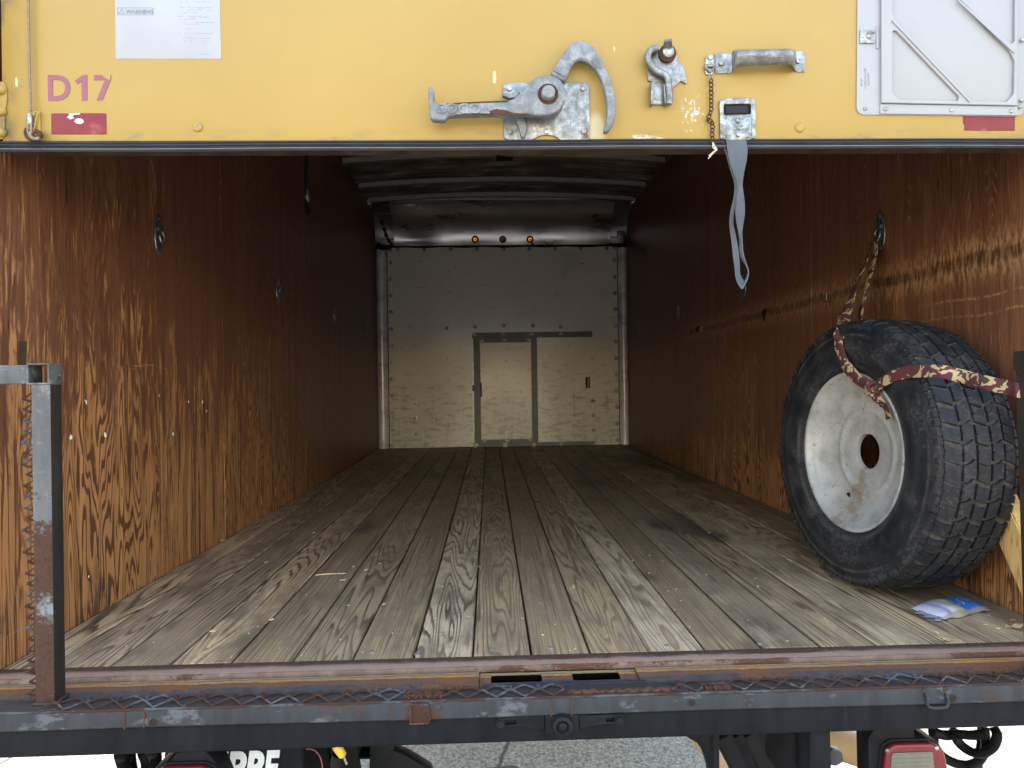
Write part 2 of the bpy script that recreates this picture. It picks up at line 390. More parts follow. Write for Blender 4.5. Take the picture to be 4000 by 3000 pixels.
def mat_plank():
    m = M('weathered_plank', .62); P = m.pos(); p = m.sep(P); o = m.sep(m.co())
    rn = m.rnd(); wv = m.ma('MULTIPLY', rn, 61.0)
    fr, h = grainy_contour(m, .62, 1, 31, wv, m.map((9, 1, 1)), 2.4)
    band = m.ma('MULTIPLY', m.mr(fr, .45, .82), m.mr(fr, .90, 1.0, 1, 0))
    fine = m.noise(1, v=m.map((420, 7, 1)), d=4, r=.65, w=wv)
    streak = m.noise(1, v=m.map((30, .9, 1)), d=5, r=.6, w=wv)
    str2 = m.ma('FRACT', m.ma('MULTIPLY', m.noise(1, v=m.map((17, .14, 1)), d=2.5, w=m.ma('ADD', wv, 5)), 34))
    b2 = m.ma('MULTIPLY', m.mr(str2, .45, .9), m.mr(str2, .92, 1.0, 1, 0))
    sel = m.mr(m.ma('FRACT', m.ma('MULTIPLY', rn, 7.31)), .25, .5, .2, 1.0)
    b = m.ma('ADD', m.ma('MULTIPLY', band, sel), m.ma('MULTIPLY', b2, m.ma('SUBTRACT', 1.0, sel)))
    light = m.ramp(streak, [(.25, (.37, .258, .145)), (.5, (.475, .338, .195)), (.8, (.58, .43, .262))])
    br = m.mr(m.ma('FRACT', m.ma('MULTIPLY', rn, 3.77)), 0, 1, .66, 1.18)
    light = m.mix(1.0, light, m.comb(br, m.ma('MULTIPLY', br, m.mr(m.ma('FRACT', m.ma('MULTIPLY', rn, 13.1)), 0, 1, .95, 1.03)), m.ma('MULTIPLY', br, m.mr(m.ma('FRACT', m.ma('MULTIPLY', rn, 13.1)), 0, 1, .84, 1.08))), 'MULTIPLY')
    light = m.mix(m.mr(fine, .36, .66, 0, .6), light, (.23, .165, .10))
    dark = m.ramp(fine, [(.3, (.050, .031, .018)), (.75, (.125, .079, .045))])
    wash = m.mr(m.noise(1, v=m.map((2, .9, 1), v=P), d=4, r=.6), .36, .62, .5, 1.0)
    col = m.mix(m.ma('MULTIPLY', b, wash), light, dark)
    # trodden dirt, oil stains, bleaching
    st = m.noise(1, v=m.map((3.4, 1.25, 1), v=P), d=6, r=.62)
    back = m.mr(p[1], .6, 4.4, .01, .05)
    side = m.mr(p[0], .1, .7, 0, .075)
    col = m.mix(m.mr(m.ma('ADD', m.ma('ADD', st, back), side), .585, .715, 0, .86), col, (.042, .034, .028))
    dirt = m.noise(1, v=m.map((9, 4, 1), v=P), d=7, r=.72)
    col = m.mix(m.mr(dirt, .42, .66, 0, .78), col, (.16, .115, .074))
    edge = m.mr(m.ma('ABSOLUTE', o[0]), .0575, .0625)
    col = m.mix(m.ma('MULTIPLY', edge, .55), col, (.04, .03, .024))
    scr = m.mr(m.noise(1, v=m.map((3, 60, 1), v=P), d=4, r=.7), .68, .73, 0, .4)
    col = m.mix(scr, col, (.52, .44, .31))
    fl = m.mr(m.vor(240, v=P), .05, .10, 1, 0)
    fl = m.ma('MULTIPLY', fl, m.mr(m.noise(30, v=P, d=2), .66, .7))
    col = m.mix(m.ma('MULTIPLY', fl, .6), col, (.62, .58, .50))
    hgt = m.ma('SUBTRACT', m.ma('MULTIPLY', fine, .35), m.ma('MULTIPLY', b, .5))
    return m.out(col, m.mr(st, .4, .7, .60, .46), m.bump(hgt, .45, .0014))
def mat_steel(name, paint, rust, amount, rough=.5, metal=.0, sc=1.0, prim=None, zones=(), bias=None, off=0.0, spec=.22):
    m = M(name, rough, metal, spec); P = m.pos()
    n = m.noise(9*sc, v=m.map((.35, 1, 1), v=P, loc=(off, off, off)), d=7, r=.66); f = m.noise(160*sc, v=P, d=4, r=.6)
    if bias: n = m.ma('ADD', n, m.mr(m.sep(P)[bias[0]], bias[1], bias[2], bias[3], bias[4], False))
    s2 = m.noise(30*sc, v=m.map((1, 1, .22), v=P), d=5, r=.6)
    col = m.ramp(s2, [(.3, tuple(c*.72 for c in paint)), (.7, tuple(min(1, c*1.25) for c in paint))])
    if prim: col = m.mix(m.mr(m.noise(17*sc, v=m.map((.6, 1, 1), v=P), d=7, r=.7), .56, .63), col, prim)
    rc = m.ramp(f, [(.3, tuple(c*.55 for c in rust)), (.7, rust)])
    a = m.mr(m.ma('ADD', n, m.ma('MULTIPLY', m.ma('SUBTRACT', f, .5), .25)), .62-amount*.4, .68-amount*.4)
    col = m.mix(a, col, rc)
    yy = m.ma('ADD', m.sep(P)[1], m.ma('MULTIPLY', m.ma('SUBTRACT', m.noise(26, v=m.map((.5, 1, 1), v=P), d=5, r=.7), .5), .016))
    for y0, y1, c_, k_ in zones:
        z_ = m.ma('MULTIPLY', m.mr(yy, y0, y0+.003), m.mr(yy, y1-.003, y1, 1, 0))
        col = m.mix(m.ma('MULTIPLY', m.ma('MULTIPLY', z_, k_), m.mr(f, .25, .6, .6, 1)), col, c_)
    # pale run marks and dust
    dr = m.noise(1, v=m.map((38, 38, 1.6), v=P), d=5, r=.65)
    col = m.mix(m.mr(dr, .60, .78, 0, .38), col, tuple(min(1, c*2.2+.012) for c in paint))
    sc_ = m.mr(m.noise(1, v=m.map((14, 14, 160), v=P, rot=(0, .5, 0)), d=3), .74, .77, 0, .45)
    col = m.mix(sc_, col, tuple(min(1, c*2.6+.06) for c in paint))
    return m.out(col, m.mr(a, 0, 1, rough, .85), m.bump(m.ma('ADD', m.ma('MULTIPLY', a, .8), m.ma('MULTIPLY', f, .5)), .35, .0012))
def mat_galv(name='galvanised_steel', base=(.235, .24, .225), rusty=.0, rough=.42, metal=.75, sc=1.0, con=1.0):
    m = M(name, rough, metal); P = m.pos()
    n = m.noise(55*sc, v=P, d=6, r=.7, dist=.4); n2 = m.noise(16*sc, v=P, d=4)
    col = m.ramp(n, [(.34, tuple(c*(1-.58*con) for c in base)), (.50, base), (.64, tuple(min(1, c*(1+.9*con)) for c in base))])
    col = m.mix(m.mr(n2, .4, .7, 0, .35), col, tuple(c*.75 for c in base))
    pit = m.mr(m.noise(240*sc, v=P, d=2), .66, .72, 0, .6); col = m.mix(pit, col, (.10, .10, .095))
    mt = metal
    if rusty:
        f = m.noise(28*sc, v=m.map((1, 1, .7), v=P), d=6, r=.65)
        a = m.mr(f, .70-rusty*.3, .78-rusty*.3); fc = m.noise(300, v=P, d=2)
        col = m.mix(a, col, m.ramp(fc, [(.3, (.10, .035, .018)), (.7, (.23, .095, .045))]))
        mt = m.ma('MULTIPLY', m.ma('SUBTRACT', 1.0, a), metal)
    return m.out(col, m.mr(n, .3, .7, rough+.12, rough-.06), m.bump(n, .2, .0006), mt)
def mat_flat(name, c, rough=.6, metal=0.0, var=.25, sc=30, bump=.15, spec=.25):
    m = M(name, rough, metal, spec); n = m.noise(sc, d=5, r=.6)
    col = m.ramp(n, [(.3, tuple(x*(1-var) for x in c)), (.7, tuple(min(1, x*(1+var*.6)) for x in c))])
    return m.out(col, m.mr(n, .3, .7, max(.05, rough-.06), min(1, rough+.08)), m.bump(m.noise(sc*9, d=3), bump, .0006))
def mat_bulk():
    m = M('white_panel', .46, 0, .6); P = m.pos(); p = m.sep(P)
    n = m.noise(2.2, v=P, d=5, r=.55); sc = m.noise(1, v=m.map((9, 1, 26), v=P), d=6, r=.7); ve = m.noise(1, v=m.map((30, 1, 3), v=P), d=5, r=.7)
    col = m.ramp(n, [(.3, (.70, .685, .60)), (.7, (.80, .785, .72))])
    lowm = m.mr(p[2], .3, 1.0, .09, 0)
    col = m.mix(m.mr(m.ma('ADD', sc, lowm), .57, .72, 0, .62), col, (.33, .31, .26))
    col = m.mix(m.mr(m.ma('ADD', ve, lowm), .66, .76, 0, .45), col, (.30, .28, .24))
    d = m.mr(m.noise(1, v=m.map((14, 1, 30), v=P), d=2), .74, .765, 0, .85)
    col = m.mix(d, col, (.10, .095, .085))
    return m.out(col, m.mr(n, .3, .7, .27, .40), m.bump(m.noise(60, v=P, d=3), .12, .0006, m.bump(m.noise(2.5, v=P, d=2), .2, .012)))
def mat_alu(name, base, rough, dent=.3):
    m = M(name, rough, .95); P = m.pos()
    n = m.noise(1, v=m.map((2.2, 6, 6), v=P), d=6, r=.6); g = m.noise(1, v=m.map((4, 200, 200), v=P), d=3)
    col = m.ramp(n, [(.3, tuple(c*.7 for c in base)), (.65, base)])
    col = m.mix(m.mr(m.noise(1, v=m.map((7, 20, 20), v=P), d=6, r=.7), .60, .68, 0, .5), col, tuple(c*.35 for c in base))
    return m.out(col, m.mr(n, .3, .7, rough-.06, rough+.1), m.bump(m.noise(2.6, v=P, d=2), dent, .03, m.bump(g, .08, .0006)))
def mat_roof():
    m = M('stained_roof_sheet', .55, .35); P = m.pos()
    n = m.noise(1, v=m.map((2.6, 9, 1), v=P), d=7, r=.68, dist=.5); n2 = m.noise(3, v=P, d=4)
    col = m.ramp(n, [(.36, (.03, .022, .02)), (.48, (.13, .105, .092)), (.56, (.26, .225, .20)), (.66, (.50, .46, .42))])
    col = m.mix(m.mr(n2, .48, .66, 0, .7), col, (.10, .075, .066))
    return m.out(col, .5, m.bump(n, .4, .004))
def mat_concrete():
    m = M('concrete', .9); P = m.pos()
    a = m.vor(95, v=P, out=1); g = m.sep(a)
    n = m.noise(90, v=P, d=5, r=.75); b = m.noise(1.3, v=P, d=5, r=.6)
    col = m.ramp(n, [(.32, (.055, .05, .042)), (.5, (.25, .232, .20)), (.68, (.50, .47, .41))])
    col = m.mix(m.mr(b, .4, .7, 0, .35), col, (.24, .225, .20))
    col = m.mix(m.mr(g[0], .86, .95, 0, .5), col, (.07, .065, .06))
    v = m.vor(1.1, v=m.mix(.14, P, m.n('TexNoise', {'Vector': P, 'Scale': 4.0}).outputs[1]), feature='DISTANCE_TO_EDGE')
    col = m.mix(m.mr(v, .004, .010, .85, 0), col, (.04, .038, .035))
    return m.out(col, .9, m.bump(n, .6, .004))
def mat_tyre():
    m = M('tyre_rubber', .45, 0, .16); n = m.noise(14, d=6, r=.65); f = m.noise(150, d=4)
    col = m.ramp(n, [(.3, (.010, .011, .0135)), (.7, (.022, .024, .028))])
    col = m.mix(m.mr(m.ma('MULTIPLY', n, f), .27, .36, 0, .45), col, (.075, .068, .058))
    q = m.n('VectorMath', {0: m.co(), 1: (-.9949, -.0943, .0359)}, operation='DOT_PRODUCT').outputs['Value']
    ln = m.n('VectorMath', {0: m.co()}, operation='LENGTH').outputs['Value']
    r_ = m.ma('SQRT', m.ma('SUBTRACT', m.ma('MULTIPLY', ln, ln), m.ma('MULTIPLY', q, q)))
    for rc, w_, k_ in ((.240, .010, .55), (.325, .007, .6), (.348, .010, .5), (.29, .02, .22)):
        g = m.ma('MULTIPLY', m.mr(m.ma('ABSOLUTE', m.ma('SUBTRACT', r_, rc)), 0, w_, 1, 0), m.mr(m.noise(11, d=6, r=.7), .38, .62))
        col = m.mix(m.ma('MULTIPLY', g, k_), col, (.085, .078, .066))
    return m.out(col, m.mr(n, .3, .7, .36, .58), m.bump(f, .25, .0008))
def mat_groove():
    m = M('dusty_tyre_groove', .8, 0, .3); f = m.noise(60, d=5, r=.7)
    return m.out(m.ramp(f, [(.3, (.020, .019, .018)), (.6, (.065, .058, .048)), (.8, (.16, .14, .11))]), .85, m.bump(f, .3, .001))
def mat_rim():
    m = M('silver_rim', .48, .12, .35); n = m.noise(16, d=6, r=.6); f = m.noise(75, d=5, r=.7)
    col = m.ramp(n, [(.3, (.25, .245, .23)), (.66, (.43, .43, .41))])
    col = m.mix(m.mr(f, .60, .66, 0, .85), col, (.24, .125, .055))
    big = m.mr(m.noise(7, d=6, r=.7), .58, .68, 0, .75); col = m.mix(big, col, (.22, .14, .075)); col = m.mix(m.mr(m.noise(4, d=5, r=.7), .5, .7, 0, .4), col, (.20, .19, .17))
    return m.out(col, m.mr(f, .3, .7, .34, .55), m.bump(n, .1, .002))
def mat_camo():
    m = M('camouflage_webbing', .85); P = m.pos()
    v = m.n('TexNoise', {'Vector': P, 'Scale': 20.0, 'Detail': 1.0}).outputs[1]
    q = m.mix(.035, P, v)
    n = m.noise(34, v=m.map((1, 1, 1.5), v=q), d=1.2, dist=.8); n2 = m.noise(38, v=m.map((1, 1.3, 1.6), v=q, loc=(3, 2, 1)), d=1.2, dist=.8)
    col = m.mix(m.mr(n, .545, .56), (.095, .024, .030), (.38, .29, .165))
    col = m.mix(m.mr(n2, .585, .60), col, (.055, .045, .028))
    return m.out(col, .85, m.bump(m.n('TexWave', {'Vector': P, 'Scale': 500.0}).outputs[1], .2, .0006))
def mat_web(name, c, var=.3):
    m = M(name, .8); n = m.noise(14, d=6, r=.65); f = m.noise(420, d=2)
    col = m.ramp(n, [(.3, tuple(x*(1-var) for x in c)), (.7, c)])
    return m.out(col, .82, m.bump(f, .35, .0007))
def mat_paper():
    m = M('white_paper', .55); n = m.noise(9, d=4)
    return m.out(m.ramp(n, [(.3, (.275, .285, .295)), (.7, (.305, .316, .326))]), .5, m.bump(m.noise(5, d=3), .2, .003))
def mat_reflector():
    m = M('red_reflector', .28); n = m.noise(10, d=5, r=.6); h = m.vor(420, feature='F1')
    col = m.ramp(n, [(.3, (.13, .011, .014)), (.7, (.175, .021, .026))])
    col = m.mix(m.mr(m.noise(24, d=4), .60, .75, 0, .4), col, (.38, .16, .16))
    return m.out(col, .35, m.bump(h, .12, .0006))
def mat_glow(name, c, e):
    m = M(name, .25); m.b.inputs['Emission Color'].default_value = (*c, 1); m.b.inputs['Emission Strength'].default_value = e
    return m.out(c, .25)
def mat_bag():
    m = M('printed_bag_film', .22); o = m.sep(m.co())
    n = m.noise(60, d=2, dist=.6)
    k = m.ma('ADD', o[0], m.ma('MULTIPLY', m.ma('SUBTRACT', m.noise(22, d=2), .5), .03))
    col = m.ramp(m.mr(k, -.075, .075, 0, 1, False), [(0, (.38, .38, .42)), (.12, (.17, .16, .34)), (.19, (.42, .42, .44)), (.34, (.36, .34, .27)), (.44, (.30, .27, .19)), (.50, (.06, .15, .02)), (.55, (.006, .105, .36)), (1, (.008, .13, .42))])
    col = m.mix(m.ma('MULTIPLY', m.mr(n, .62, .64), m.mr(k, -.06, .02)), col, (.30, .28, .2))
    e = m.n('MapRange', {'Value': o[1], 'From Min': -.040, 'From Max': -.036, 'To Min': 1.0, 'To Max': 0.0}).outputs[0]
    col = m.mix(m.ma('MULTIPLY', e, .8), col, (.24, .21, .14))
    return m.out(col, .34, m.bump(m.noise(45, d=3), .7, .004))
def mat_pine(name='fresh_pine', c=(.50, .31, .12)):
    m = M(name, .6); fr = m.ma('FRACT', m.ma('MULTIPLY', m.noise(1, v=m.map((30, 30, 2)), d=2), 12))
    col = m.mix(m.mr(fr, .55, .95), c, tuple(x*.6 for x in c))
    return m.out(col, .6, m.bump(fr, .1, .001))
MT = dict(
    yellow=mat_yellow(), plyL=mat_ply('worn_plywood', True, 1.3), plyR=mat_ply('varnished_plywood', False, 8.1), plank=mat_plank(),
    sill=mat_steel('rusty_sill_steel', (.14, .09, .066), (.10, .042, .024), .22, .6, prim=(.19, .125, .09), zones=((-.022, .004, (.055, .028, .019), .9), (-.052, -.026, (.27, .175, .125), .75))),
    trough=mat_steel('orange_rust_steel', (.05, .043, .04), (.14, .06, .024), .30, .7, prim=(.045, .045, .045), zones=((-.066, -.056, (.20, .15, .085), .8), (-.076, -.065, (.30, .135, .035), .85), (-.092, -.076, (.13, .05, .022), .7))),
    tube=mat_steel('worn_blue_black_paint', (.026, .029, .033), (.065, .031, .019), .14, .48, prim=(.068, .074, .080), spec=.14, zones=((-.167, -.120, (.040, .029, .023), .8),)),
    beam=mat_steel('black_frame_paint', (.0085, .0095, .0115), (.03, .018, .012), -.06, .6, spec=.06),
    post=mat_steel('peeling_post_paint', (.075, .078, .079), (.062, .029, .018), .22, .55, prim=(.135, .142, .148), bias=(2, .02, .40, .20, -.06), off=3.3),
    postshade=mat_steel('shaded_post_paint', (.020, .0185, .0165), (.035, .018, .012), .2, .6, spec=.08),  # post paint darkened by painted-in shade, for side faces and the wheel-side upright
    mesh=mat_steel('rusty_mesh_steel', (.052, .052, .053), (.055, .026, .017), .46, .55, .2, 2.0),
    galv=mat_galv(), tied=mat_galv('dull_ring_steel', (.20, .21, .21), 0, .34, .85), galvr=mat_galv('rust_stained_galvanised', (.20, .205, .20), .32, con=.7), lever=mat_galv('cast_latch_steel', (.165, .175, .18), .12, .6, .3, .7, .5),
    rust=mat_flat('heavy_rust', (.075, .030, .018), .85, 0, .5, 90, .4), seal=mat_flat('grey_rubber_seal', (.038, .041, .047), .5, 0, .2, 12),
    seall=mat_flat('pale_seal_lip', (.12, .125, .13), .5, 0, .2, 12), black=mat_flat('black_plastic', (.010, .0105, .012), .5, 0, .3, 25, .15, .1),
    blackm=mat_flat('black_bracket_paint', (.009, .0095, .011), .5, 0, .4, 20, .15, .09), dark=mat_flat('dark_void_steel', (.012, .011, .010), .8),
    bulk=mat_bulk(), alu=mat_alu('nose_aluminium', (.62, .62, .64), .30, .35), alud=mat_alu('corner_aluminium', (.30, .31, .32), .42, .3), colpost=mat_flat('white_corner_post', (.72, .74, .78), .3, .15, .22, 9, .1),
    bow=mat_flat('grey_roof_bow', (.20, .20, .197), .5, .3, .25, 12), roof=mat_roof(), concrete=mat_concrete(), track=mat_flat('grey_door_track', (.155, .165, .165), .5, .3, .25, 14),
    tyre=mat_tyre(), groove=mat_groove(), rim=mat_rim(), camo=mat_camo(), grey=mat_web('grey_webbing', (.085, .097, .11)), webd=mat_web('black_webbing', (.022, .022, .024)),
    paper=mat_paper(), ink=mat_flat('grey_ink', (.16, .18, .21), .6, 0, .3, 60), inkl=mat_flat('faded_ink', (.20, .215, .23), .6, 0, .2, 80), refl=mat_reflector(),
    decal=mat_flat('faded_magenta_decal', (.225, .072, .10), .42, 0, .12, 9), plac=mat_flat('white_placard_paint', (.275, .28, .285), .42, 0, .06, 5, .1),
    placd=mat_flat('grey_stamped_mark', (.20, .21, .22), .5), rivet=mat_galv('steel_rivet', (.34, .34, .33), .05, .42, .7), brass=mat_galv('dull_brass_rivet', (.34, .31, .22), 0, .42, .6),
    wood=mat_flat('wet_dark_door_core', (.052, .033, .019), .6, 0, .6, 22, .4), chip=mat_flat('bare_white_chip', (.74, .74, .72), .6, 0, .08), cable=mat_flat('steel_cable', (.22, .19, .14), .5, .4, .5, 160, .5),
    redl=mat_flat('red_lamp_plastic', (.115, .007, .012), .25, 0, .25, 14, .15, .4), clear=mat_flat('cloudy_lamp_lens', (.12, .115, .085), .2, 0, .15, 30), flap=mat_flat('black_mud_flap', (.013, .0135, .015), .6, 0, .4, 12, .15, .06),
    white=mat_flat('white_flap_print', (.62, .66, .68), .6, 0, .15, 26), amber=mat_glow('amber_lens', (1.0, .36, .05), .08), amberd=mat_glow('dim_amber_lens', (.30, .12, .05), .03),  # amber lenses emit to imitate outside daylight showing through them
    bag=mat_bag(), film=mat_flat('clear_bag_film', (.20, .20, .24), .12, 0, .2, 40), pine=mat_pine(), tan=mat_flat('tan_pipe', (.34, .22, .12), .55, 0, .12, 8), string=mat_flat('frayed_string', (.50, .42, .33), .9),
    yel=mat_flat('yellow_connector', (.55, .40, .06), .4), body=mat_flat('body_yellow_paint', (.46, .31, .085), .45, 0, .1, 4), redd=mat_flat('dark_red_sealant', (.075, .012, .014), .6), glint=mat_flat('daylight_pinhole', (.7, .7, .7), .3), chip2=mat_flat('wood_splinter', (.55, .42, .25), .7),
)
# ---------------------------------------------------------------- the setting
W, L, H = 1.15, 4.8347, 2.147
GZ = -.95
bm = new(); bmesh.ops.create_grid(bm, x_segments=2, y_segments=2, size=600)
for v in bm.verts: v.co.z = GZ
struct('ground', bm, MT['concrete'])
# floor: long planks over a dark deck
fl = anchor('floor')
bm = new(); box(bm, (-W-.03, .004, -.06), (W+.03, L+.03, -.034)); obj('deck', bm, MT['dark'], fl)
seams = [-1.149, -1.052, -.930, -.805, -.6785, -.553, -.4273, -.2999, -.1735, -.0499, .0759, .2006, .3242, .4475, .5716, .6984, .819, .9438, 1.069, 1.149]
for i in range(len(seams)-1):
    a, b = seams[i], seams[i+1]; g = random.uniform(.0013, .0026)
    bm = new(); dz = random.uniform(-.0022, .0006); tl = random.uniform(-.0014, .0014); y0 = random.uniform(.0015, .004)
    rings = []
    for k in range(13):
        y = y0+(L-.004-y0)*k/12; j = random.uniform(-.0009, .0009); wv = random.uniform(-.0007, .0007)
        x0, x1 = a+g+j, b-g+j*.5
        rings.append([Vector((x0, y, -.033)), Vector((x0, y, dz-.0035+wv-tl)), Vector((x0+.004, y, dz+wv-tl)), Vector(((x0+x1)/2, y, dz+wv+.0008)), Vector((x1-.004, y, dz+wv+tl)), Vector((x1, y, dz-.0035+wv+tl)), Vector((x1, y, -.033))])
    loft(bm, rings)
    bmesh.ops.recalc_face_normals(bm, faces=bm.faces)
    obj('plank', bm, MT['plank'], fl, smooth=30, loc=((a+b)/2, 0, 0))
scr = None
for sx, sy in ((1452, 2546), (1630, 2553), (1920, 2538), (2152, 2529), (2370, 2525), (2390, 2524), (2610, 2529), (1360, 2361), (1718, 2366), (2110, 2352), (1600, 2305), (2230, 2210), (1380, 2210), (2610, 2305), (3015, 2555)):
    p = at(sx, sy, 'z', 0)
    if p.y < .02: p.y = .03
    if scr is None:
        bm = new(); cyl(bm, p+Vector((0, 0, -.003)), p+Vector((0, 0, .0007)), .0062, 12); scr = obj('screw', bm, MT['rivet'], fl, loc=p)
    else: inst('screw', scr, p, fl)

# plywood walls with recessed tie-down rings
DRING = {}
def tie_down(wall, side, y, z):
    x = side*W; s = -side
    def q(a, b, o): return Vector((x+s*o*.75, y+a*.70, z+b*.70))
    if side not in DRING:
        out = [(0, .092), (.012, .086), (.030, .055), (.038, .012), (.040, -.02), (.033, -.055), (.014, -.086), (0, -.092)]
        full = out+[(-a, b) for a, b in out[-2:0:-1]]
        r0 = [q(a, b, .0006) for a, b in full]; r1 = [q(a*.97, b*.985, .0035) for a, b in full]
        cup = [q(.026*math.cos(t)*1, -.012+.036*math.sin(t), .0036) for t in [2*math.pi*k/len(full)+math.pi/2 for k in range(len(full))]]
        cup = cup if True else cup
        cu2 = [q((c.y-y)/.7*.86, ((c.z-z)/.7+.012)*.86-.012, .0052) for c in cup]; cu3 = [q((c.y-y)/.7*.5, ((c.z-z)/.7+.012)*.5-.012, .0015) for c in cup]
        # order of the outline runs the other way round: match it
        bm = new()
        loft(bm, [r0, r1], caps=False)
        V = bm.verts; bm.verts.ensure_lookup_table()
        n = len(full)
        ring1 = [bm.verts[n+k] for k in range(n)]
        def addring(R): return [bm.verts.new(p) for p in R]
        cc = list(reversed(cup)); cc = cc[-1:]+cc[:-1]
        cc2 = list(reversed(cu2)); cc2 = cc2[-1:]+cc2[:-1]; cc3 = list(reversed(cu3)); cc3 = cc3[-1:]+cc3[:-1]
        rr = [ring1, addring(cc), addring(cc2), addring(cc3)]
        for a_, b_ in zip(rr[:-1], rr[1:]):
            for k in range(n): bm.faces.new((a_[k], a_[(k+1) % n], b_[(k+1) % n], b_[k]))
        bm.faces.new(rr[-1])
        for zz in (.075, -.075): cyl(bm, q(0, zz, .003), q(0, zz, .0062), .0045, 10)
        bmesh.ops.recalc_face_normals(bm, faces=bm.faces)
        pl = obj('tie_down', bm, MT['tied'], wall, smooth=50, loc=(x, y, z))
        bm = new(); pts = []
        for k in range(25):
            t = math.pi*2*k/24
            if k < 24: pts.append(q(.022*math.sin(t)*(1 if math.cos(t) < .3 else .8), -.006-.030*(-math.cos(t))*-1 if False else -.010+.030*math.cos(t), .010+.006*(1-math.cos(t))*.5))
        tube(bm, pts, .0036, 8, loop=True); tube(bm, [q(-.02, .022, .008), q(.02, .022, .008)], .0055, 8)
        rg = obj('ring', bm, MT['tied'], pl, smooth=60, loc=(x, y, z))
        DRING[side] = (pl, rg); return pl
    s0 = DRING[side]; pl = inst('tie_down', s0[0], (x, y, z), wall); inst('ring', s0[1], (x, y, z), pl); return pl
for side, key, lab in ((-1, 'plyL', 'worn orange plywood side wall of the cargo box'), (1, 'plyR', 'dark varnished plywood side wall with a long torn groove')):
    wl = anchor('wall'); wl['label'] = lab
    ys = (.0, 1.205, 2.42, 3.635, L-.001) if side < 0 else (.0, 1.22, 2.435, 3.65, L-.001)
    for k in range(4):
        x0, x1 = sorted((side*(W+random.uniform(0, .0026)), side*(W+.018)))
        bm = new(); box(bm, (x0, ys[k]+.0018, -.03), (x1, ys[k+1]-.0018, H), .0012, 1)
        obj('plywood_sheet', bm, MT[key], wl)
    bm = new(); x0, x1 = sorted((side*(W+.021), side*(W+.06))); box(bm, (x0, -.06, -.12), (x1, L+.06, H+.08)); obj('outer_skin', bm, MT['body'], wl)
    for y in ((.709, 1.90, 3.0974, 4.29) if side < 0 else (.7395, 1.9315, 3.1144, 4.3084)): tie_down(wl, side, y, 1.052)
    if side > 0:      # holes torn through the groove
        for (yy, z0, z1, wd) in ((1.6825, .845, .90, .055), (2.70, .872, .905, .09), (2.83, .872, .90, .035)):
            bm = new(); px = [(yy-wd/2, z1), (yy-wd*.1, z1+.008), (yy+wd/2, z1-.006), (yy+wd*.3, (z0+z1)/2), (yy+wd*.12, z0), (yy-wd*.25, (z0+z1)/2+.004)]
            ra = [Vector((W-.0022, a, b)) for a, b in px]; rb = [Vector((W-.0002, a*1.0, b)) for a, b in px]
            loft(bm, [ra, rb]); bmesh.ops.recalc_face_normals(bm, faces=bm.faces); obj('torn_hole', bm, MT['dark'], wl, smooth=0)
        bm = new(); box(bm, (W-.006, 1.09, .872), (W-.0005, 1.115, .905), .002); obj('metal_clip', bm, MT['galv'], wl)
        bm = new(); box(bm, (W-.005, 2.60, .873), (W-.0005, 2.635, .904), .002); obj('metal_clip', bm, MT['galv'], wl)
    else:
        for sx, sy, r in ((275, 1710, .009), (335, 1570, .006), (410, 1700, .010), (675, 1695, .008), (790, 1570, .008), (735, 1570, .007), (805, 1605, .006), (345, 2252, .004), (620, 1545, .004), (330, 1564, .003)):
            p = at(sx, sy, 'x', -W); bm = new()
            pts = [p+Vector((.0008, r*.7*random.uniform(.4, 1)*math.cos(t), r*1.1*random.uniform(.4, 1)*math.sin(t))) for t in [k*.7 for k in range(9)]]
            loft(bm, [pts, [v+Vector((.0006, 0, 0)) for v in pts]]); bmesh.ops.recalc_face_normals(bm, faces=bm.faces); obj('splinter_mark', bm, MT['chip'], wl, smooth=0)
        p = at(85, 1385, 'x', -W); bm = new(); q = [(-.012, .028), (.014, .03), (.012, -.02), (.002, -.034), (-.012, -.022)]
        loft(bm, [[p+Vector((.002, a, b)) for a, b in q], [p+Vector((.0003, a, b)) for a, b in q]]); bmesh.ops.recalc_face_normals(bm, faces=bm.faces); obj('broken_notch', bm, MT['wood'], wl, smooth=0)

# roof with bows
rf = anchor('roof')
arc = lambda x: .048*(1-(x/W)**2)
bm = new(); rings = []
for k in range(26):
    y = -.05+(4.47+.05)*k/25; rings.append([Vector(((W+.055)*(j/10-1), y, H+.035+arc((W+.055)*(j/10-1))+.002*math.sin(k*2.1+j))) for j in range(21)])
loft(bm, rings, closed=False, caps=False); b2 = bm.copy()
for v in b2.verts: v.co.z += .02
merge(bm, b2)
obj('roof_sheet', bm, MT['roof'], rf, smooth=60)
bm = new(); box(bm, (-W-.06, -.06, H+.115), (W+.06, L+.06, H+.135)); obj('roof_skin', bm, MT['body'], rf)
bows = [.55, 1.12, 1.69, 2.26, 2.84, 3.41, 4.003, 4.43]
for n, yb in enumerate(bows):
    bm = new(); rings = []
    for j in range(25):
        x = (W-.006)*(j/12-1); z = H+arc(x)
        rings.append([Vector((x, yb-.045, z+.034)), Vector((x, yb-.034, z+.030)), Vector((x, yb-.022, z+.001)), Vector((x, yb-.018, z)), Vector((x, yb+.018, z)), Vector((x, yb+.022, z+.001)), Vector((x, yb+.034, z+.030)), Vector((x, yb+.045, z+.034))])
    loft(bm, rings); bmesh.ops.recalc_face_normals(bm, faces=bm.faces)
    bo = obj('roof_bow', bm, MT['bow'], rf, smooth=40)
    if n == 5:
        bm = new(); box(bm, (-.06, yb-.05, H+.026), (.055, yb+.028, H+.079), .004); obj('splice_block', bm, MT['dark'], bo)
        for sx in (-.078, .064):
            bm = new(); box(bm, (sx, yb-.05, H+.03), (sx+.014, yb+.026, H+.077), .003); obj('clip', bm, MT['bow'], bo)

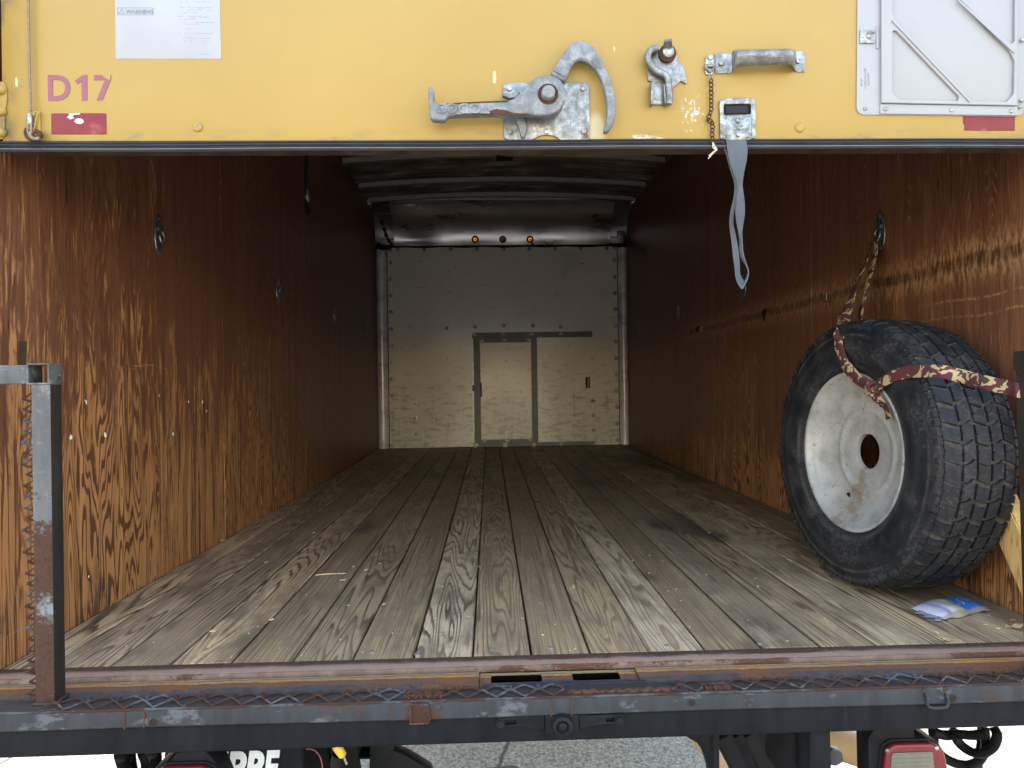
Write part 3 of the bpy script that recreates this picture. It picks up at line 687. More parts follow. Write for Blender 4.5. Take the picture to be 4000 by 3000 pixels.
# front bulkhead
fw = anchor('front_wall'); YB = L
pan = xz(ZB, [(215, 1490), (1783, 1463), (1757, 110), (200, 118)], YB)
X0, X1 = -1.0505, 1.0645; ZT = 1.843
bm = new(); box(bm, (-W-.02, L+.012, -.05), (W+.02, L+.03, H+.1)); obj('outer_skin', bm, MT['dark'], fw)
def PB(x, y, d=0.0): return at(*ZB(x, y), 'y', YB-d)
dr = [PB(812, 745), PB(1205, 745), PB(1215, 1440), PB(822, 1440)]
dx0, dx1, dz1 = -.222, .268, .985
bm = new(); plate(bm, [(X0, .004), (X1, .004), (X1, ZT), (X0, ZT)], [[(dx0, .02), (dx1, .02), (dx1, dz1), (dx0, dz1)]], YB+.011, YB-.002, .0008); obj('panel', bm, MT['bulk'], fw)
bm = new(); box(bm, (dx0+.001, YB+.004, .021), (dx1-.001, YB+.0105, dz1-.001)); obj('panel', bm, MT['bulk'], fw)
rv = None
def rivet(x, y, d=.002, parent=None, r=.0115, key='brass'):
    global rv
    p = PB(x, y, d)
    if rv is None:
        bm = new(); lathe(bm, [(0, .0115), (.003, .0105), (.0055, .0065), (.0062, .0001)], p, (0, -1, 0), 14); lathe(bm, [(.0001, .0001), (.0001, .0195), (.0012, .019), (.0012, .011)], p, (0, -1, 0), 14)
        bmesh.ops.recalc_face_normals(bm, faces=bm.faces)
        rv = obj('rivet', bm, MT['brass'], parent, smooth=50, loc=p); return rv
    return inst('rivet', rv, p, parent)
for x in (215, 267, 448, 630, 810, 992, 1166, 1343, 1517, 1695, 1745): rivet(x, 132-x*.006, parent=fw)
for k, y in enumerate((218, 332, 444, 557, 674, 790, 903, 1013, 1126, 1244, 1356, 1470)): rivet(218+k*1.25, y, parent=fw)
for k, y in enumerate((202, 317, 428, 538, 650, 760, 873, 983, 1095, 1207, 1318, 1430)): rivet(1747+k*2, y, parent=fw)
for q in ((602, 667), (797, 657), (992, 650), (1192, 650), (1380, 658), (392, 1188), (392, 1282), (396, 1388), (1600, 1163), (1604, 1260), (1607, 1365)): rivet(*q, parent=fw)
def bar(z0, z1, xa, xb, y0, y1): 
    bm = new(); box(bm, (xa, YB-y1, z0), (xb, YB-y0, z1), .002, 1); return bm
zr0, zr1 = PB(1180, 733).z, PB(1180, 694).z
bm = bar(zr0+.008, zr1, PB(775, 700).x, PB(1593, 700).x, .0025, .022); box(bm, (PB(775, 700).x, YB-.032, zr0), (PB(1593, 700).x, YB-.0222, zr0+.022), .002, 1)
tr = obj('door_track', bm, MT['track'], fw)
for q in ((790, 712), (990, 710), (1180, 709), (1382, 706)): inst('rivet', rv, PB(*q, .022), tr)
zt0, zt1 = PB(1000, 1474).z, PB(1000, 1448).z
bm = bar(max(.002, zt0), zt1, PB(785, 1460).x, PB(1610, 1460).x, .0025, .024); tr2 = obj('door_track', bm, MT['track'], fw)
for q in ((803, 1470), (1000, 1466), (1196, 1462), (1388, 1458)): inst('rivet', rv, PB(*q, .024), tr2)
bm = bar(.03, dz1-.03, PB(779, 1100).x, PB(801, 1100).x, .0022, .006); obj('edge_trim', bm, MT['colpost'], fw)
bm = bar(.03, dz1-.03, PB(1214, 1100).x, PB(1223, 1100).x, .0022, .006); obj('edge_trim', bm, MT['galv'], fw)
bm = bar(PB(0, 1098).z, PB(0, 1022).z, PB(1550, 1060).x, PB(1563, 1060).x, .0022, .004); obj('pull_slot', bm, MT['dark'], fw)
bm = bar(PB(0, 1100).z, PB(0, 1020).z, PB(1564, 1060).x, PB(1582, 1060).x, .0022, .006); obj('pull_slot', bm, MT['track'], fw)
bm = bar(PB(0, 1108).z, PB(0, 1066).z, PB(778, 1088).x, PB(789, 1088).x, .0062, .008); obj('latch_hole', bm, MT['dark'], fw)
for s, xa in ((-1, -1.160), (1, 1.071)):       # bowed white corner posts
    bm = new(); rings = []
    for k in range(30):
        z = .004+(1.826-.004)*k/29; o = .004*math.sin(k*1.7+s)*random.random()
        rings.append([Vector((xa+(.101 if s < 0 else .092)*(j/10), YB+.004-(.040+o)*math.sin(math.pi*j/10)**.8-.003*random.random()*(.2 if 0 < j < 10 else 0), z)) for j in range(11)])
    loft(bm, rings, closed=False, caps=False); bmesh.ops.recalc_face_normals(bm, faces=bm.faces); obj('corner_post', bm, MT['colpost'], fw, smooth=60)
    bm = new(); box(bm, (X0-.006 if s < 0 else X1+.001, YB-.004, .003), (X0-.001 if s < 0 else X1+.006, YB+.004, 1.83)); obj('dark_gap', bm, MT['dark'], fw)
# curved aluminium nose sheet above the panel
NX0, NX1 = -.985, 1.0035
def nose(t, grow=0.0):     # t 0..1 from the panel's top edge up to the roof
    a = t*math.pi/2
    return (L-.012-.36*(1-math.cos(a))-grow, 1.858+.318*math.sin(a)-grow)
bm = new(); rings = []
for k in range(25):
    y, z = nose(k/24); rings.append([Vector((NX0+(NX1-NX0)*j/40, y+.004*math.sin(j*.5)*math.sin(k*.3)*(1-k/30), z)) for j in range(41)])
loft(bm, rings, closed=False, caps=False); b2 = bm.copy()
for v in b2.verts: v.co += Vector((0, .003, .003))
merge(bm, b2)
# a dent near the lower corner
for v in bm.verts:
    d = ((v.co.x+.80)/.13)**2+((v.co.z-1.905)/.05)**2
    v.co.y += .022*math.exp(-d)
ns = obj('nose_sheet', bm, MT['alu'], fw, smooth=80)
for s, xa, xb in ((-1, -W, NX0+.004), (1, NX1-.004, W)):
    bm = new(); rings = []
    for k in range(17):
        y, z = nose(k/16)
        rings.append([Vector((xa+(xb-xa)*j/8, y+.014+.05*((j/8 if s > 0 else 1-j/8)**2)*-1*(1-k/16), z+.010)) for j in range(9)])
    loft(bm, rings, closed=False, caps=False); cc = obj('corner_cap', bm, MT['alud'], fw, smooth=60)
    for t in (.12, .34, .60, .82):
        y, z = nose(t); bm = new(); box(bm, (xa+.004, y-.012, z-.004), (xb-.004, y+.004, z+.004), .002, 1); obj('rib', bm, MT['alud'], cc)
    if s < 0:
        bm = new(); tube(bm, crom([(-1.092, 4.735, 2.085), (-1.07, 4.775, 2.02), (-1.055, 4.795, 1.96), (-1.03, 4.80, 1.90), (-1.0, 4.80, 1.865)], 4), [.008+.012*math.sin(k*.9)**2 for k in range(17)], 8); obj('sealant_drip', bm, MT['redd'], cc)
    else:
        bm = new(); box(bm, (1.055, 4.74, 1.895), (1.125, 4.775, 1.965), .008); obj('junction_box', bm, MT['alud'], cc)

# rear sill: flat strip, lower rusty trough, slotted plate
sl_ = anchor('rear_sill')
bm = new(); box(bm, (-W-.02, -.0555, -.012), (W+.02, -.0005, 0), .002, 2); box(bm, (-W-.02, -.0005, -.0305), (W+.02, .0012, -.001), 0); obj('sill_strip', bm, MT['sill'], sl_)
px0, px1 = at(1873, 2640, 'z', -.014).x, at(2490, 2640, 'z', -.014).x
for a, b in ((-W-.02, px0-.001), (px1+.001, W+.02)):
    bm = new(); loft(bm, [[Vector((x, -.0556, -.0122)), Vector((x, -.060, -.0085)), Vector((x, -.066, -.0095)), Vector((x, -.103, -.0145)), Vector((x, -.1055, -.022)), Vector((x, -.0556, -.022))] for x in [a+(b-a)*k/24 for k in range(25)]])
    bmesh.ops.recalc_face_normals(bm, faces=bm.faces); obj('sill_trough', bm, MT['trough'], sl_, smooth=40)
bm = new()
hol = []
for q0, q1 in (((976, 352), (1292, 392)), ((1469, 340), (1776, 381))):
    a = at(*ZF(*q0), 'z', -.012); b = at(*ZF(*q1), 'z', -.012); a.y, b.y = -.0625, -.093; hol.append(rpoly([(a.x, a.y), (b.x, a.y), (b.x, b.y), (a.x, b.y)], .006))
b2 = new(); plate(b2, rpoly([(px0, -.0558), (px1, -.0558), (px1, -.1055), (px0, -.1055)], .002), hol, .003, .006, .0006)
for v in b2.verts: v.co = Vector((v.co.x, v.co.z, -.0185+v.co.y-.10*(v.co.z+.0556)*-1.0))
merge(bm, b2); bmesh.ops.recalc_face_normals(bm, faces=bm.faces); obj('slotted_plate', bm, MT['trough'], sl_)
bm = new(); box(bm, (px0+.005, -.104, -.10), (px1-.005, -.058, -.05)); obj('slot_pocket', bm, MT['dark'], sl_)
bm = new(); box(bm, (px0+.006, -.1185, -.0195), (px1+.012, -.1068, -.0115), .002); obj('lip_bar', bm, MT['tube'], sl_)
bm = new(); box(bm, (-W-.02, -.121, -.040), (W+.02, -.1062, -.0198), .002); obj('channel', bm, MT['beam'], sl_)
bm = new(); box(bm, (-W-.02, -.090, -.13), (W+.02, -.001, -.052)); obj('rear_crossmember', bm, MT['beam'], sl_)
# rear corner posts and header of the body
rfm = anchor('rear_frame')
for s in (-1, 1):
    bm = new(); x0, x1 = sorted((s*(W+.022), s*(W+.075))); box(bm, (x0, -.055, -.12), (x1, .03, H+.1), .006); obj('corner_pillar', bm, MT['body'], rfm)
bm = new(); box(bm, (-W-.02, -.055, H-.02), (W+.02, -.002, H+.1), .006); obj('header', bm, MT['body'], rfm)
# ---------------------------------------------------------------- roll-up door with its fittings
DX = 1.128; ZBOT = 1.0886
door = thing('roll_up_door', 'yellow painted overhead door pulled halfway up, with worn steel latch hardware', 'door', (0, 0, ZBOT))
for k, (z0, z1) in enumerate(((ZBOT, 1.52), (1.524, 1.83), (1.834, 2.12))):
    bm = new(); box(bm, (-DX, 0, z0), (DX, .042, z1), .0022, 2); dp = obj('door_panel', bm, MT['yellow'], door)
    bm = new(); box(bm, (-DX+.004, .0422, z0+.002), (DX-.004, .048, z1-.002)); obj('inner_face', bm, MT['wood'], dp)
# ridged rubber seal along the bottom edge
bm = new(); rings = []
for k in range(60):
    x = -DX-.01+(2*DX+.02)*k/59; o = .0013*math.sin(x*2.4+.5)+.0006*math.sin(x*9)
    pf = [(.006, ZBOT-.0002), (-.003, ZBOT-.0004), (-.0052, ZBOT-.0022), (-.003, ZBOT-.0048), (-.0005, ZBOT-.0052), (-.004, ZBOT-.006), (-.0058, ZBOT-.0082), (-.004, ZBOT-.0102), (-.0006, ZBOT-.0106), (-.004, ZBOT-.0114), (-.0056, ZBOT-.013), (-.004, ZBOT-.0148), (.006, ZBOT-.015)]
    rings.append([Vector((x, y, z+o)) for y, z in pf])
loft(bm, rings); bmesh.ops.recalc_face_normals(bm, faces=bm.faces); obj('bottom_seal', bm, MT['seal'], door, smooth=50)
bm = new(); rings = []
for k in range(60):
    x = -DX-.01+(2*DX+.02)*k/59; o = .0013*math.sin(x*2.4+.5)+.0006*math.sin(x*9)
    pf = [(-.0005, ZBOT-.0152), (-.0075, ZBOT-.0162), (-.0085, ZBOT-.0180), (-.005, ZBOT-.0186), (.006, ZBOT-.0182)]
    rings.append([Vector((x, y, z+o)) for y, z in pf])
loft(bm, rings); bmesh.ops.recalc_face_normals(bm, faces=bm.faces); obj('seal_lip', bm, MT['seall'], door, smooth=50)
bm = new(); rings = []
for k in range(120):
    x = -DX+.002+(2*DX-.004)*k/119; r_ = .0025*random.random()+(.006 if -.2 < x < .22 and k % 3 else 0)
    rings.append([Vector((x, .0075, ZBOT-.003)), Vector((x, .0075, ZBOT-.0168)), Vector((x, .0415, ZBOT-.0165-r_*.5)), Vector((x, .0415, ZBOT-.003))])
loft(bm, rings); bmesh.ops.recalc_face_normals(bm, faces=bm.faces); obj('bottom_rail', bm, MT['wood'], door, smooth=40)

def disc(bm, z, c, r, y0, y1, n=18, k=.40687):
    p = at(*z(*c), 'y', y1); rr = r*k*(p.y-CAM.y)/FPX
    return p, rr
def domed(bm, p, r, h, n=18): 
    p = Vector(p); lathe(bm, [(0, r), (h*.5, r*.92), (h*.85, r*.62), (h, .00005)], p, (0, -1, 0), n); return bm
# slam latch: plate > bolts, lever, hook, hub
lpl = xz(ZL, rpoly([(897, 548), (1728, 545), (1730, 1102), (1450, 1098)], [44, 44, 40, 30])[:18]+[(1418, 1075), (1385, 1060), (1350, 1053), (1312, 1050), (1272, 1054), (1235, 1066), (1205, 1082), (1178, 1096)]+rpoly([(1178, 1097), (903, 1097), (897, 548), (1728, 545)], [0, 44, 44, 0])[1:8], -.004)
lpl = [p for i, p in enumerate(lpl) if i == 0 or (Vector(p)-Vector(lpl[i-1])).length > 1e-4]
bm = new()
plate(bm, xz(ZL, [(897, 592), (901, 570), (915, 553), (938, 548), (1300, 546), (1690, 544), (1712, 550), (1725, 566), (1728, 590), (1731, 1060), (1727, 1084), (1712, 1098), (1690, 1101), (1455, 1099), (1438, 1092), (1410, 1072), (1370, 1056), (1315, 1050), (1262, 1056), (1222, 1072), (1192, 1090), (1172, 1097), (945, 1097), (920, 1088), (906, 1068), (902, 1040)], -.004), [], 0, -.0045, .0012)
lt = obj('latch_plate', bm, MT['galvr'], door)
bolt = None
def bolt_at(z, c, y, parent, name='bolt'):
    global bolt
    p = at(*z(*c), 'y', y)
    if bolt is None:
        bm = new(); lathe(bm, [(0, .0058), (.0022, .0055), (.0034, .0044), (.0036, .0030), (.0022, .0022), (.002, .00005)], p, (0, -1, 0), 18)
        bmesh.ops.recalc_face_normals(bm, faces=bm.faces); bolt = obj(name, bm, MT['rivet'], parent, smooth=45, loc=p); return bolt
    return inst(name, bolt, p, parent)
for c in ((957, 607), (1667, 607), (963, 1018), (1318, 1018), (1672, 1018)): bolt_at(ZL, c, -.0046, lt)
lp = xz(ZL, [(890, 648), (925, 645), (975, 655), (1010, 625), (1040, 622), (1060, 640), (1030, 690), (960, 700), (890, 672)], -.014)
bm = new(); plate(bm, lp, [], -.0045, -.016, .002); obj('latch_lug', bm, MT['lever'], lt)
lp = xz(ZL, [(1005, 870), (1060, 850), (1105, 900), (1125, 960), (1118, 1030), (1090, 1078), (1068, 1050), (1040, 960)], -.02)
bm = new(); plate(bm, lp, [], -.0045, -.021, .003); obj('latch_tongue', bm, MT['lever'], lt)
hk = [(1360, 470), (1402, 395), (1450, 315), (1500, 232), (1560, 168), (1635, 143), (1710, 160), (1775, 215), (1835, 310), (1890, 425), (1940, 545), (1972, 665), (1982, 790), (1974, 890), (1945, 965), (1910, 1013), (1880, 1024), (1864, 1003), (1880, 945), (1895, 860), (1894, 750), (1875, 640), (1845, 530), (1800, 445), (1740, 375), (1690, 345), (1635, 335), (1588, 352), (1555, 400), (1525, 465), (1480, 535)]
hk = [(p.x, p.y) for p in crom([(a, b, 0) for a, b in hk], 3, True)]
bm = new(); plate(bm, xz(ZL, hk, -.030), [], -.014, -.032, .0045, 2); hko = obj('latch_hook', bm, MT['lever'], door)
bm = new(); plate(bm, xz(ZL, [(1392, 405), (1500, 470), (1488, 492), (1380, 428)], -.034), [], -.031, -.034, .001); obj('hook_step', bm, MT['lever'], hko)
bm = new(); plate(bm, xz(ZL, [(1530, 195), (1575, 160), (1640, 150), (1700, 170), (1760, 230), (1810, 320), (1838, 410), (1800, 400), (1745, 345), (1690, 318), (1630, 312), (1570, 345), (1530, 310)], -.0335), [], -.0312, -.0335, .001); obj('hook_face', bm, MT['lever'], hko)
lv = [(1330, 470), (1250, 480), (1180, 520), (1120, 580), (1060, 645), (1010, 690), (960, 716), (900, 724), (830, 720), (600, 732), (400, 740), (245, 742), (236, 690), (236, 640), (225, 605), (205, 586), (180, 590), (176, 640), (180, 700), (185, 760), (190, 850), (205, 892), (240, 907), (335, 906), (370, 872), (450, 863), (650, 858), (830, 852), (900, 862), (960, 860), (1100, 852), (1280, 862), (1380, 845), (1450, 795), (1492, 720), (1500, 645), (1478, 560), (1420, 498)]
lv = [(p.x, p.y) for p in crom([(a, b, 0) for a, b in lv], 2, True)]
bm = new(); plate(bm, xz(ZL, lv, -.046), [], -.026, -.047, .005, 3); lvo = obj('latch_lever', bm, MT['lever'], door, smooth=50)
hub = at(*ZL(1330, 655), 'y', -.048)
bm = new(); lathe(bm, [(-.03, .036), (.0, .035), (.003, .026), (.003, .0002)], hub+Vector((0, .024, 0)), (0, -1, 0), 40); bmesh.ops.recalc_face_normals(bm, faces=bm.faces); obj('hub_collar', bm, MT['lever'], lvo)
bm = new(); lathe(bm, [(0, .0215), (.0022, .021), (.003, .0185), (.0012, .0148), (0, .0148)], hub+Vector((0, .0015, 0)), (0, -1, 0), 40); obj('rust_ring', bm, MT['rust'], lvo)
bm = new(); lathe(bm, [(0, .0148), (.0015, .0146), (.009, .0138), (.0115, .0122), (.0125, .009), (.0125, .0002)], hub, (0, -1, 0), 40); obj('hub_boss', bm, MT['lever'], lvo, smooth=40)
p = at(*ZL(768, 752), 'y', -.0475); obj('embossed_text', text_bm('TODCO', .0280, p.x, p.z, -.0472, math.pi-.008, .0006, .0014, 0, xs=1.06), MT['lever'], lvo, smooth=30)
p = at(*ZL(1497, 962), 'y', -.0048); obj('stamped_number', text_bm('03', .0135, p.x, p.z, -.0048, 0, 0, .0003), MT['track'], lt, smooth=30)
bm = new(); plate(bm, xz(ZL, [(360, 745), (600, 732), (830, 722), (950, 718), (930, 732), (830, 738), (700, 742), (500, 752), (400, 757)], -.0472), [], -.0455, -.0476, .0004); obj('rust_streak', bm, MT['rust'], lvo)
bm = new(); plate(bm, xz(ZL, [(430, 860), (560, 845), (700, 838), (830, 800), (930, 812), (1000, 838), (1150, 852), (1100, 858), (950, 866), (880, 858), (830, 849), (600, 858)], -.0472), [], -.0455, -.0476, .0004); obj('rust_streak', bm, MT['rust'], lvo)
# keeper
kp = [(312, 262), (335, 222), (385, 210), (445, 208), (520, 230), (575, 275), (602, 288), (605, 345), (655, 385), (680, 455), (697, 530), (690, 558), (660, 548), (640, 532), (590, 572), (548, 612), (548, 700), (540, 762), (352, 758), (345, 690), (352, 600), (372, 540), (322, 530), (312, 400)]
bm = new(); plate(bm, xz(ZK, kp, -.004), [], 0, -.005, .0012); kpo = obj('keeper', bm, MT['galvr'], door)
rim_ = crom([(418, 216, 0), (360, 230, 0), (325, 275, 0), (325, 330, 0), (352, 385, 0), (398, 430, 0), (455, 462, 0), (500, 488, 0), (518, 530, 0), (520, 600, 0), (530, 680, 0), (522, 755, 0)], 4)
bm = new(); tube(bm, [at(*ZK(p.x, p.y), 'y', -.020) for p in rim_], .0072, 10); 
b2 = new(); rings = [[at(*ZK(p.x+d, p.y), 'y', yy) for d, yy in ((-10, -.004), (-10, -.02), (10, -.02), (10, -.004))] for p in rim_]
loft(b2, rings); bmesh.ops.recalc_face_normals(b2, faces=b2.faces); merge(bm, b2); obj('keeper_rib', bm, MT['galvr'], kpo, smooth=50)
bm = new(); plate(bm, xz(ZK, [(352, 540), (376, 540), (378, 640), (366, 758), (350, 758), (347, 640)], -.022), [], -.004, -.024, .002); obj('keeper_cheek', bm, MT['galvr'], kpo)
bm = new(); plate(bm, xz(ZK, [(470, 560), (490, 560), (500, 650), (508, 758), (484, 758), (474, 660)], -.018), [], -.004, -.019, .002); obj('keeper_cheek', bm, MT['galvr'], kpo)
tp = []; rings = []
for k in range(9):
    t = k/8; x0, x1 = 462+t*4+8*math.sin(t*2), 556-4*t; yy = 238-t*112; dy = -.006-.030*math.sin(t*1.5)
    rings.append([at(*ZK(x0, yy), 'y', dy), at(*ZK(x1, yy-2), 'y', dy), at(*ZK(x1, yy-2), 'y', dy-.004), at(*ZK(x0, yy), 'y', dy-.004)])
bm = new(); loft(bm, rings); bmesh.ops.recalc_face_normals(bm, faces=bm.faces); obj('keeper_tongue', bm, MT['galvr'], kpo, smooth=50)
hb = at(*ZK(512, 262), 'y', -.012)
bm = new(); lathe(bm, [(-.01, .019), (0, .0185), (.001, .0125)], hb, (0, -1, 0), 28); obj('rust_ring', bm, MT['rust'], kpo)
bm = new(); lathe(bm, [(0, .0128), (.007, .012), (.009, .009), (.0088, .0002)], hb, (0, -1, 0), 28); obj('keeper_pin', bm, MT['galv'], kpo, smooth=40)
# pull handle: sheet steel trough on two feet
def sec(xc, d, zt, zb, sag): # cross-section polyline of the pressed strip at one station
    o = []
    for j in range(9):
        t = j/8; o.append(Vector((xc, d+sag*(1-math.cos((t-.5)*math.pi))*1.0, zt+(zb-zt)*t)))
    return o
def Hx(x, y, d): q = at(*ZK(x, y), 'y', d); return q.x, q.z
stn = [(968, 268, 460, -.003, 0), (1100, 268, 458, -.003, 0), (1128, 262, 440, -.008, .000), (1140, 240, 415, -.024, .003), (1165, 212, 385, -.040, .010), (1200, 197, 362, -.046, .014), (1300, 193, 347, -.047, .016), (1500, 188, 343, -.047, .016), (1690, 184, 338, -.047, .016), (1722, 184, 338, -.046, .016), (1728, 196, 352, -.042, .012), (1731, 222, 398, -.026, .004), (1736, 246, 428, -.006, .001), (1750, 247, 442, -.003, 0), (1828, 247, 442, -.003, 0)]
rings = []
for x, yt, yb, d, sg in stn:
    xx, zt = Hx(x, yt, d); _, zb = Hx(x, yb, d); a = sec(xx, d, zt, zb, sg); rings.append(a+[v+Vector((.0, .0026, 0)) for v in a[::-1]])
bm = new(); loft(bm, rings); bmesh.ops.recalc_face_normals(bm, faces=bm.faces); ph = obj('pull_handle', bm, MT['galvr'], door, smooth=50)
for c in ((1027, 362), (1765, 340)): bolt_at(ZK, c, -.0045, ph)
bm = new(); rr_ = xz(ZK, [(1132, 300), (1150, 240), (1180, 240), (1178, 300), (1195, 345), (1235, 352), (1190, 385), (1140, 425)], -.03)
# illegible stamped marks on the grip
bm = new()
for k in range(22):
    x, y = 1345+k*13, 292+random.uniform(-5, 5); a = at(*ZK(x, y-8), 'y', -.0478); b = at(*ZK(x+random.uniform(-3, 5), y+9), 'y', -.0478); tube(bm, [a, b], .0011, 5)
obj('stamped_mark', bm, MT['galv'], ph)
# hasp tab
bm = new(); plate(bm, xz(ZK, rpoly([(876, 300), (890, 288), (950, 288), (965, 300), (962, 365), (968, 400), (945, 468), (885, 472), (872, 440), (868, 385), (875, 350)], 10), -.004), [], 0, -.004, .001); hs = obj('hasp', bm, MT['galv'], door)
bolt_at(ZK, (922, 307), -.0042, hs)
bm = new(); tube(bm, [at(*ZK(*q), 'y', -.008) for q in ((872, 380), (968, 378), (966, 395), (925, 440), (916, 440), (874, 396))], .0022, 8, loop=True); obj('ring', bm, MT['galv'], hs)
bm = new(); plate(bm, xz(ZK, [(880, 378), (956, 376), (956, 394), (880, 396)], -.009), [], -.006, -.010, .001); obj('bar', bm, MT['galv'], hs)
# pull-strap plate
o_ = xz(ZK, rpoly([(1008, 708), (1072, 706), (1082, 694), (1290, 692), (1300, 702), (1355, 704), (1358, 1080), (1320, 1084), (1290, 1100), (1080, 1102), (1050, 1085), (1018, 1086)], [28, 3, 8, 8, 3, 34, 34, 5, 6, 6, 5, 28]), -.006)
h_ = xz(ZK, rpoly([(1052, 754), (1312, 750), (1312, 848), (1056, 852)], 16), -.006)
bm = new(); plate(bm, o_, [h_], 0, -.006, .0018); sp_ = obj('strap_plate', bm, MT['galv'], door)
bm = new(); plate(bm, xz(ZK, [(1068, 768), (1284, 764), (1286, 840), (1068, 850)], -.010), [], -.0005, -.011, .004, 3); obj('strap_bar', bm, MT['webd'], sp_, smooth=50)
bm = new(); plate(bm, h_, [], -.0002, -.0008, .0001); obj('recess', bm, MT['dark'], sp_)
for c in ((1190, 912), (1190, 1045)): bolt_at(ZK, c, -.0062, sp_)
for xx in (1073, 1322):
    bm = new(); plate(bm, xz(ZK, [(xx, 875), (xx+10, 875), (xx+10, 1075), (xx, 1077)], -.0075), [], -.005, -.0078, .0012); obj('pressed_rib', bm, MT['galv'], sp_)
bm = new(); plate(bm, xz(ZK, rpoly([(1140, 965), (1258, 955), (1250, 995), (1140, 1002)], 8), -.0065), [xz(ZK, rpoly([(1148, 971), (1248, 962), (1243, 989), (1148, 996)], 5), -.0065)], -.0055, -.0068, .0003); obj('pressed_rib', bm, MT['galv'], sp_)
# painted button heads
for z, c, sl__ in ((ZA, (1705, 1098), True), (ZK, (1783, 980), False)):
    p = at(*z(*c), 'y', -.002); bm = new(); lathe(bm, [(0, .0100), (.0018, .0098), (.0032, .0078), (.0040, .0040), (.0042, .00005)], p+Vector((0, .002, 0)), (0, -1, 0), 28); bmesh.ops.recalc_face_normals(bm, faces=bm.faces)
    bh = obj('button_head', bm, MT['yellow'], door, smooth=60)
    if sl__: bm = new(); obox(bm, p+Vector((.0005, -.0021, .0018)), Vector((.5, 0, .86)), Vector((0, 1, 0)), Vector((-.86, 0, .5)), (.0042, .0004, .0013), .0003); obj('slot', bm, MT['track'], bh)
# writing and stickers
pw = xz(ZA, [(992, -60), (1897, -60), (1911, 508), (1000, 508)], -.0006)
bm = new(); plate(bm, pw, [], 0, -.0006, .0001); pp = obj('paper_notice', bm, MT['paper'], door)
p = at(*ZA(1089, 116), 'y', -.0009); obj('printed_word', text_bm('WARNING', .0112, p.x, p.z, -.0009, .002, .00035, .0001, xs=1.04), MT['ink'], pp, smooth=0)
fr = lambda a, b, c, d, t: (xz(ZA, [(a, b), (c, b), (c, d), (a, d)], -.0009), [xz(ZA, [(a+t, b+t), (c-t, b+t), (c-t, d-t), (a+t, d-t)], -.0009)])
o_, h_ = fr(1013, 66, 1321, 129, 3.0); bm = new(); plate(bm, o_, h_, -.0006, -.0009, .00005)
b2 = new(); plate(b2, xz(ZA, [(1051, 73), (1081, 117), (1022, 117)], -.0009), [xz(ZA, [(1051, 80), (1074, 114), (1028, 114)], -.0009)], -.0006, -.0009, .00005); merge(bm, b2)
b2 = new(); plate(b2, xz(ZA, [(1050, 88), (1053, 88), (1053, 104), (1050, 104)], -.0009), [], -.0006, -.0009, .00005); merge(bm, b2)
b2 = new(); plate(b2, xz(ZA, [(1050, 107), (1053, 107), (1053, 110), (1050, 110)], -.0009), [], -.0006, -.0009, .00005); merge(bm, b2)
obj('warning_box', bm, MT['ink'], pp, smooth=0)
bm = new()
for (xa, xb, y) in ((1545, 1825, 15), (1560, 1840, 60), (1600, 1835, 73), (1620, 1810, 86), (1580, 1680, 110), (1540, 1790, 138), (1620, 1835, 152), (1560, 1740, 165), (1545, 1835, 192), (1600, 1700, 207), (1605, 1670, 246), (1540, 1840, 287), (1580, 1820, 327), (1590, 1810, 355), (1705, 1860, 468)):
    x = xa
    while x < xb:
        ww = random.uniform(5, 26)
        if random.random() < .72:
            b2 = new(); plate(b2, xz(ZA, [(x, y), (x+ww, y), (x+ww, y+random.uniform(2.5, 5)), (x, y+3)], -.0008), [], -.0006, -.0008, .00003); merge(bm, b2)
        x += ww+random.uniform(4, 9)
obj('faded_print', bm, MT['inkl'], pp, smooth=0)
hgt = abs(at(*ZA(500, 872), 'y', 0).z-at(*ZA(500, 652), 'y', 0).z)/.727
for ch, cx_, wd in (('D', 420, 186),):
    b = text_bm(ch, hgt, 0, 0, -.0007, .0, hgt*.022, .0003)
    xs_ = [v.co.x for v in b.verts]; zs = [v.co.z for v in b.verts]; a = at(*ZA(cx_-3, 872), 'y', 0); c = at(*ZA(cx_+wd, 650), 'y', 0)
    for v in b.verts: v.co.x = a.x+(v.co.x-min(xs_))/(max(xs_)-min(xs_))*(c.x-a.x); v.co.z = a.z+(v.co.z-min(zs))/(max(zs)-min(zs))*(c.z-a.z)+.006*(v.co.x-a.x)
    obj('decal_letter', b, MT['decal'], door, smooth=0)
for pl in ([(645, 697), (712, 648), (750, 646), (752, 866), (705, 868), (703, 700), (668, 726)], [(812, 648), (955, 645), (957, 686), (884, 864), (833, 866), (905, 690), (813, 692)]):
    bm = new(); plate(bm, xz(ZA, pl, -.001), [], 0, -.001, .0002); obj('decal_digit', bm, MT['decal'], door, smooth=0)
bm = new(); plate(bm, xz(ZA, [(870, 644), (957, 645), (950, 695), (910, 672)], -.0012), [], -.0009, -.0013, .0001); obj('peeled_corner', bm, MT['yellow'], door, smooth=0)
bm = new(); plate(bm, xz(ZA, [(442, 980), (600, 978), (690, 976), (915, 979), (918, 1160), (443, 1160)], -.0012), [], 0, -.0012, .0003); rl = obj('reflector', bm, MT['refl'], door)
for pl in ([(592, 982), (690, 978), (690, 986), (640, 990), (620, 1005), (640, 1020), (605, 1030), (578, 1012), (600, 1000)], [(642, 1050), (655, 1028), (690, 1022), (715, 1035), (722, 1055), (700, 1070), (670, 1068)]):
    bm = new(); plate(bm, xz(ZA, pl, -.0016), [], -.0011, -.0016, .0001); obj('paint_chip', bm, MT['chip'], rl, smooth=0)
bm = new(); plate(bm, xz(ZP, [(1338, 1070), (1814, 1070), (1812, 1209), (1345, 1207), (1352, 1160), (1338, 1135)], -.0012), [], 0, -.0012, .0003); obj('reflector', bm, MT['refl'], door)
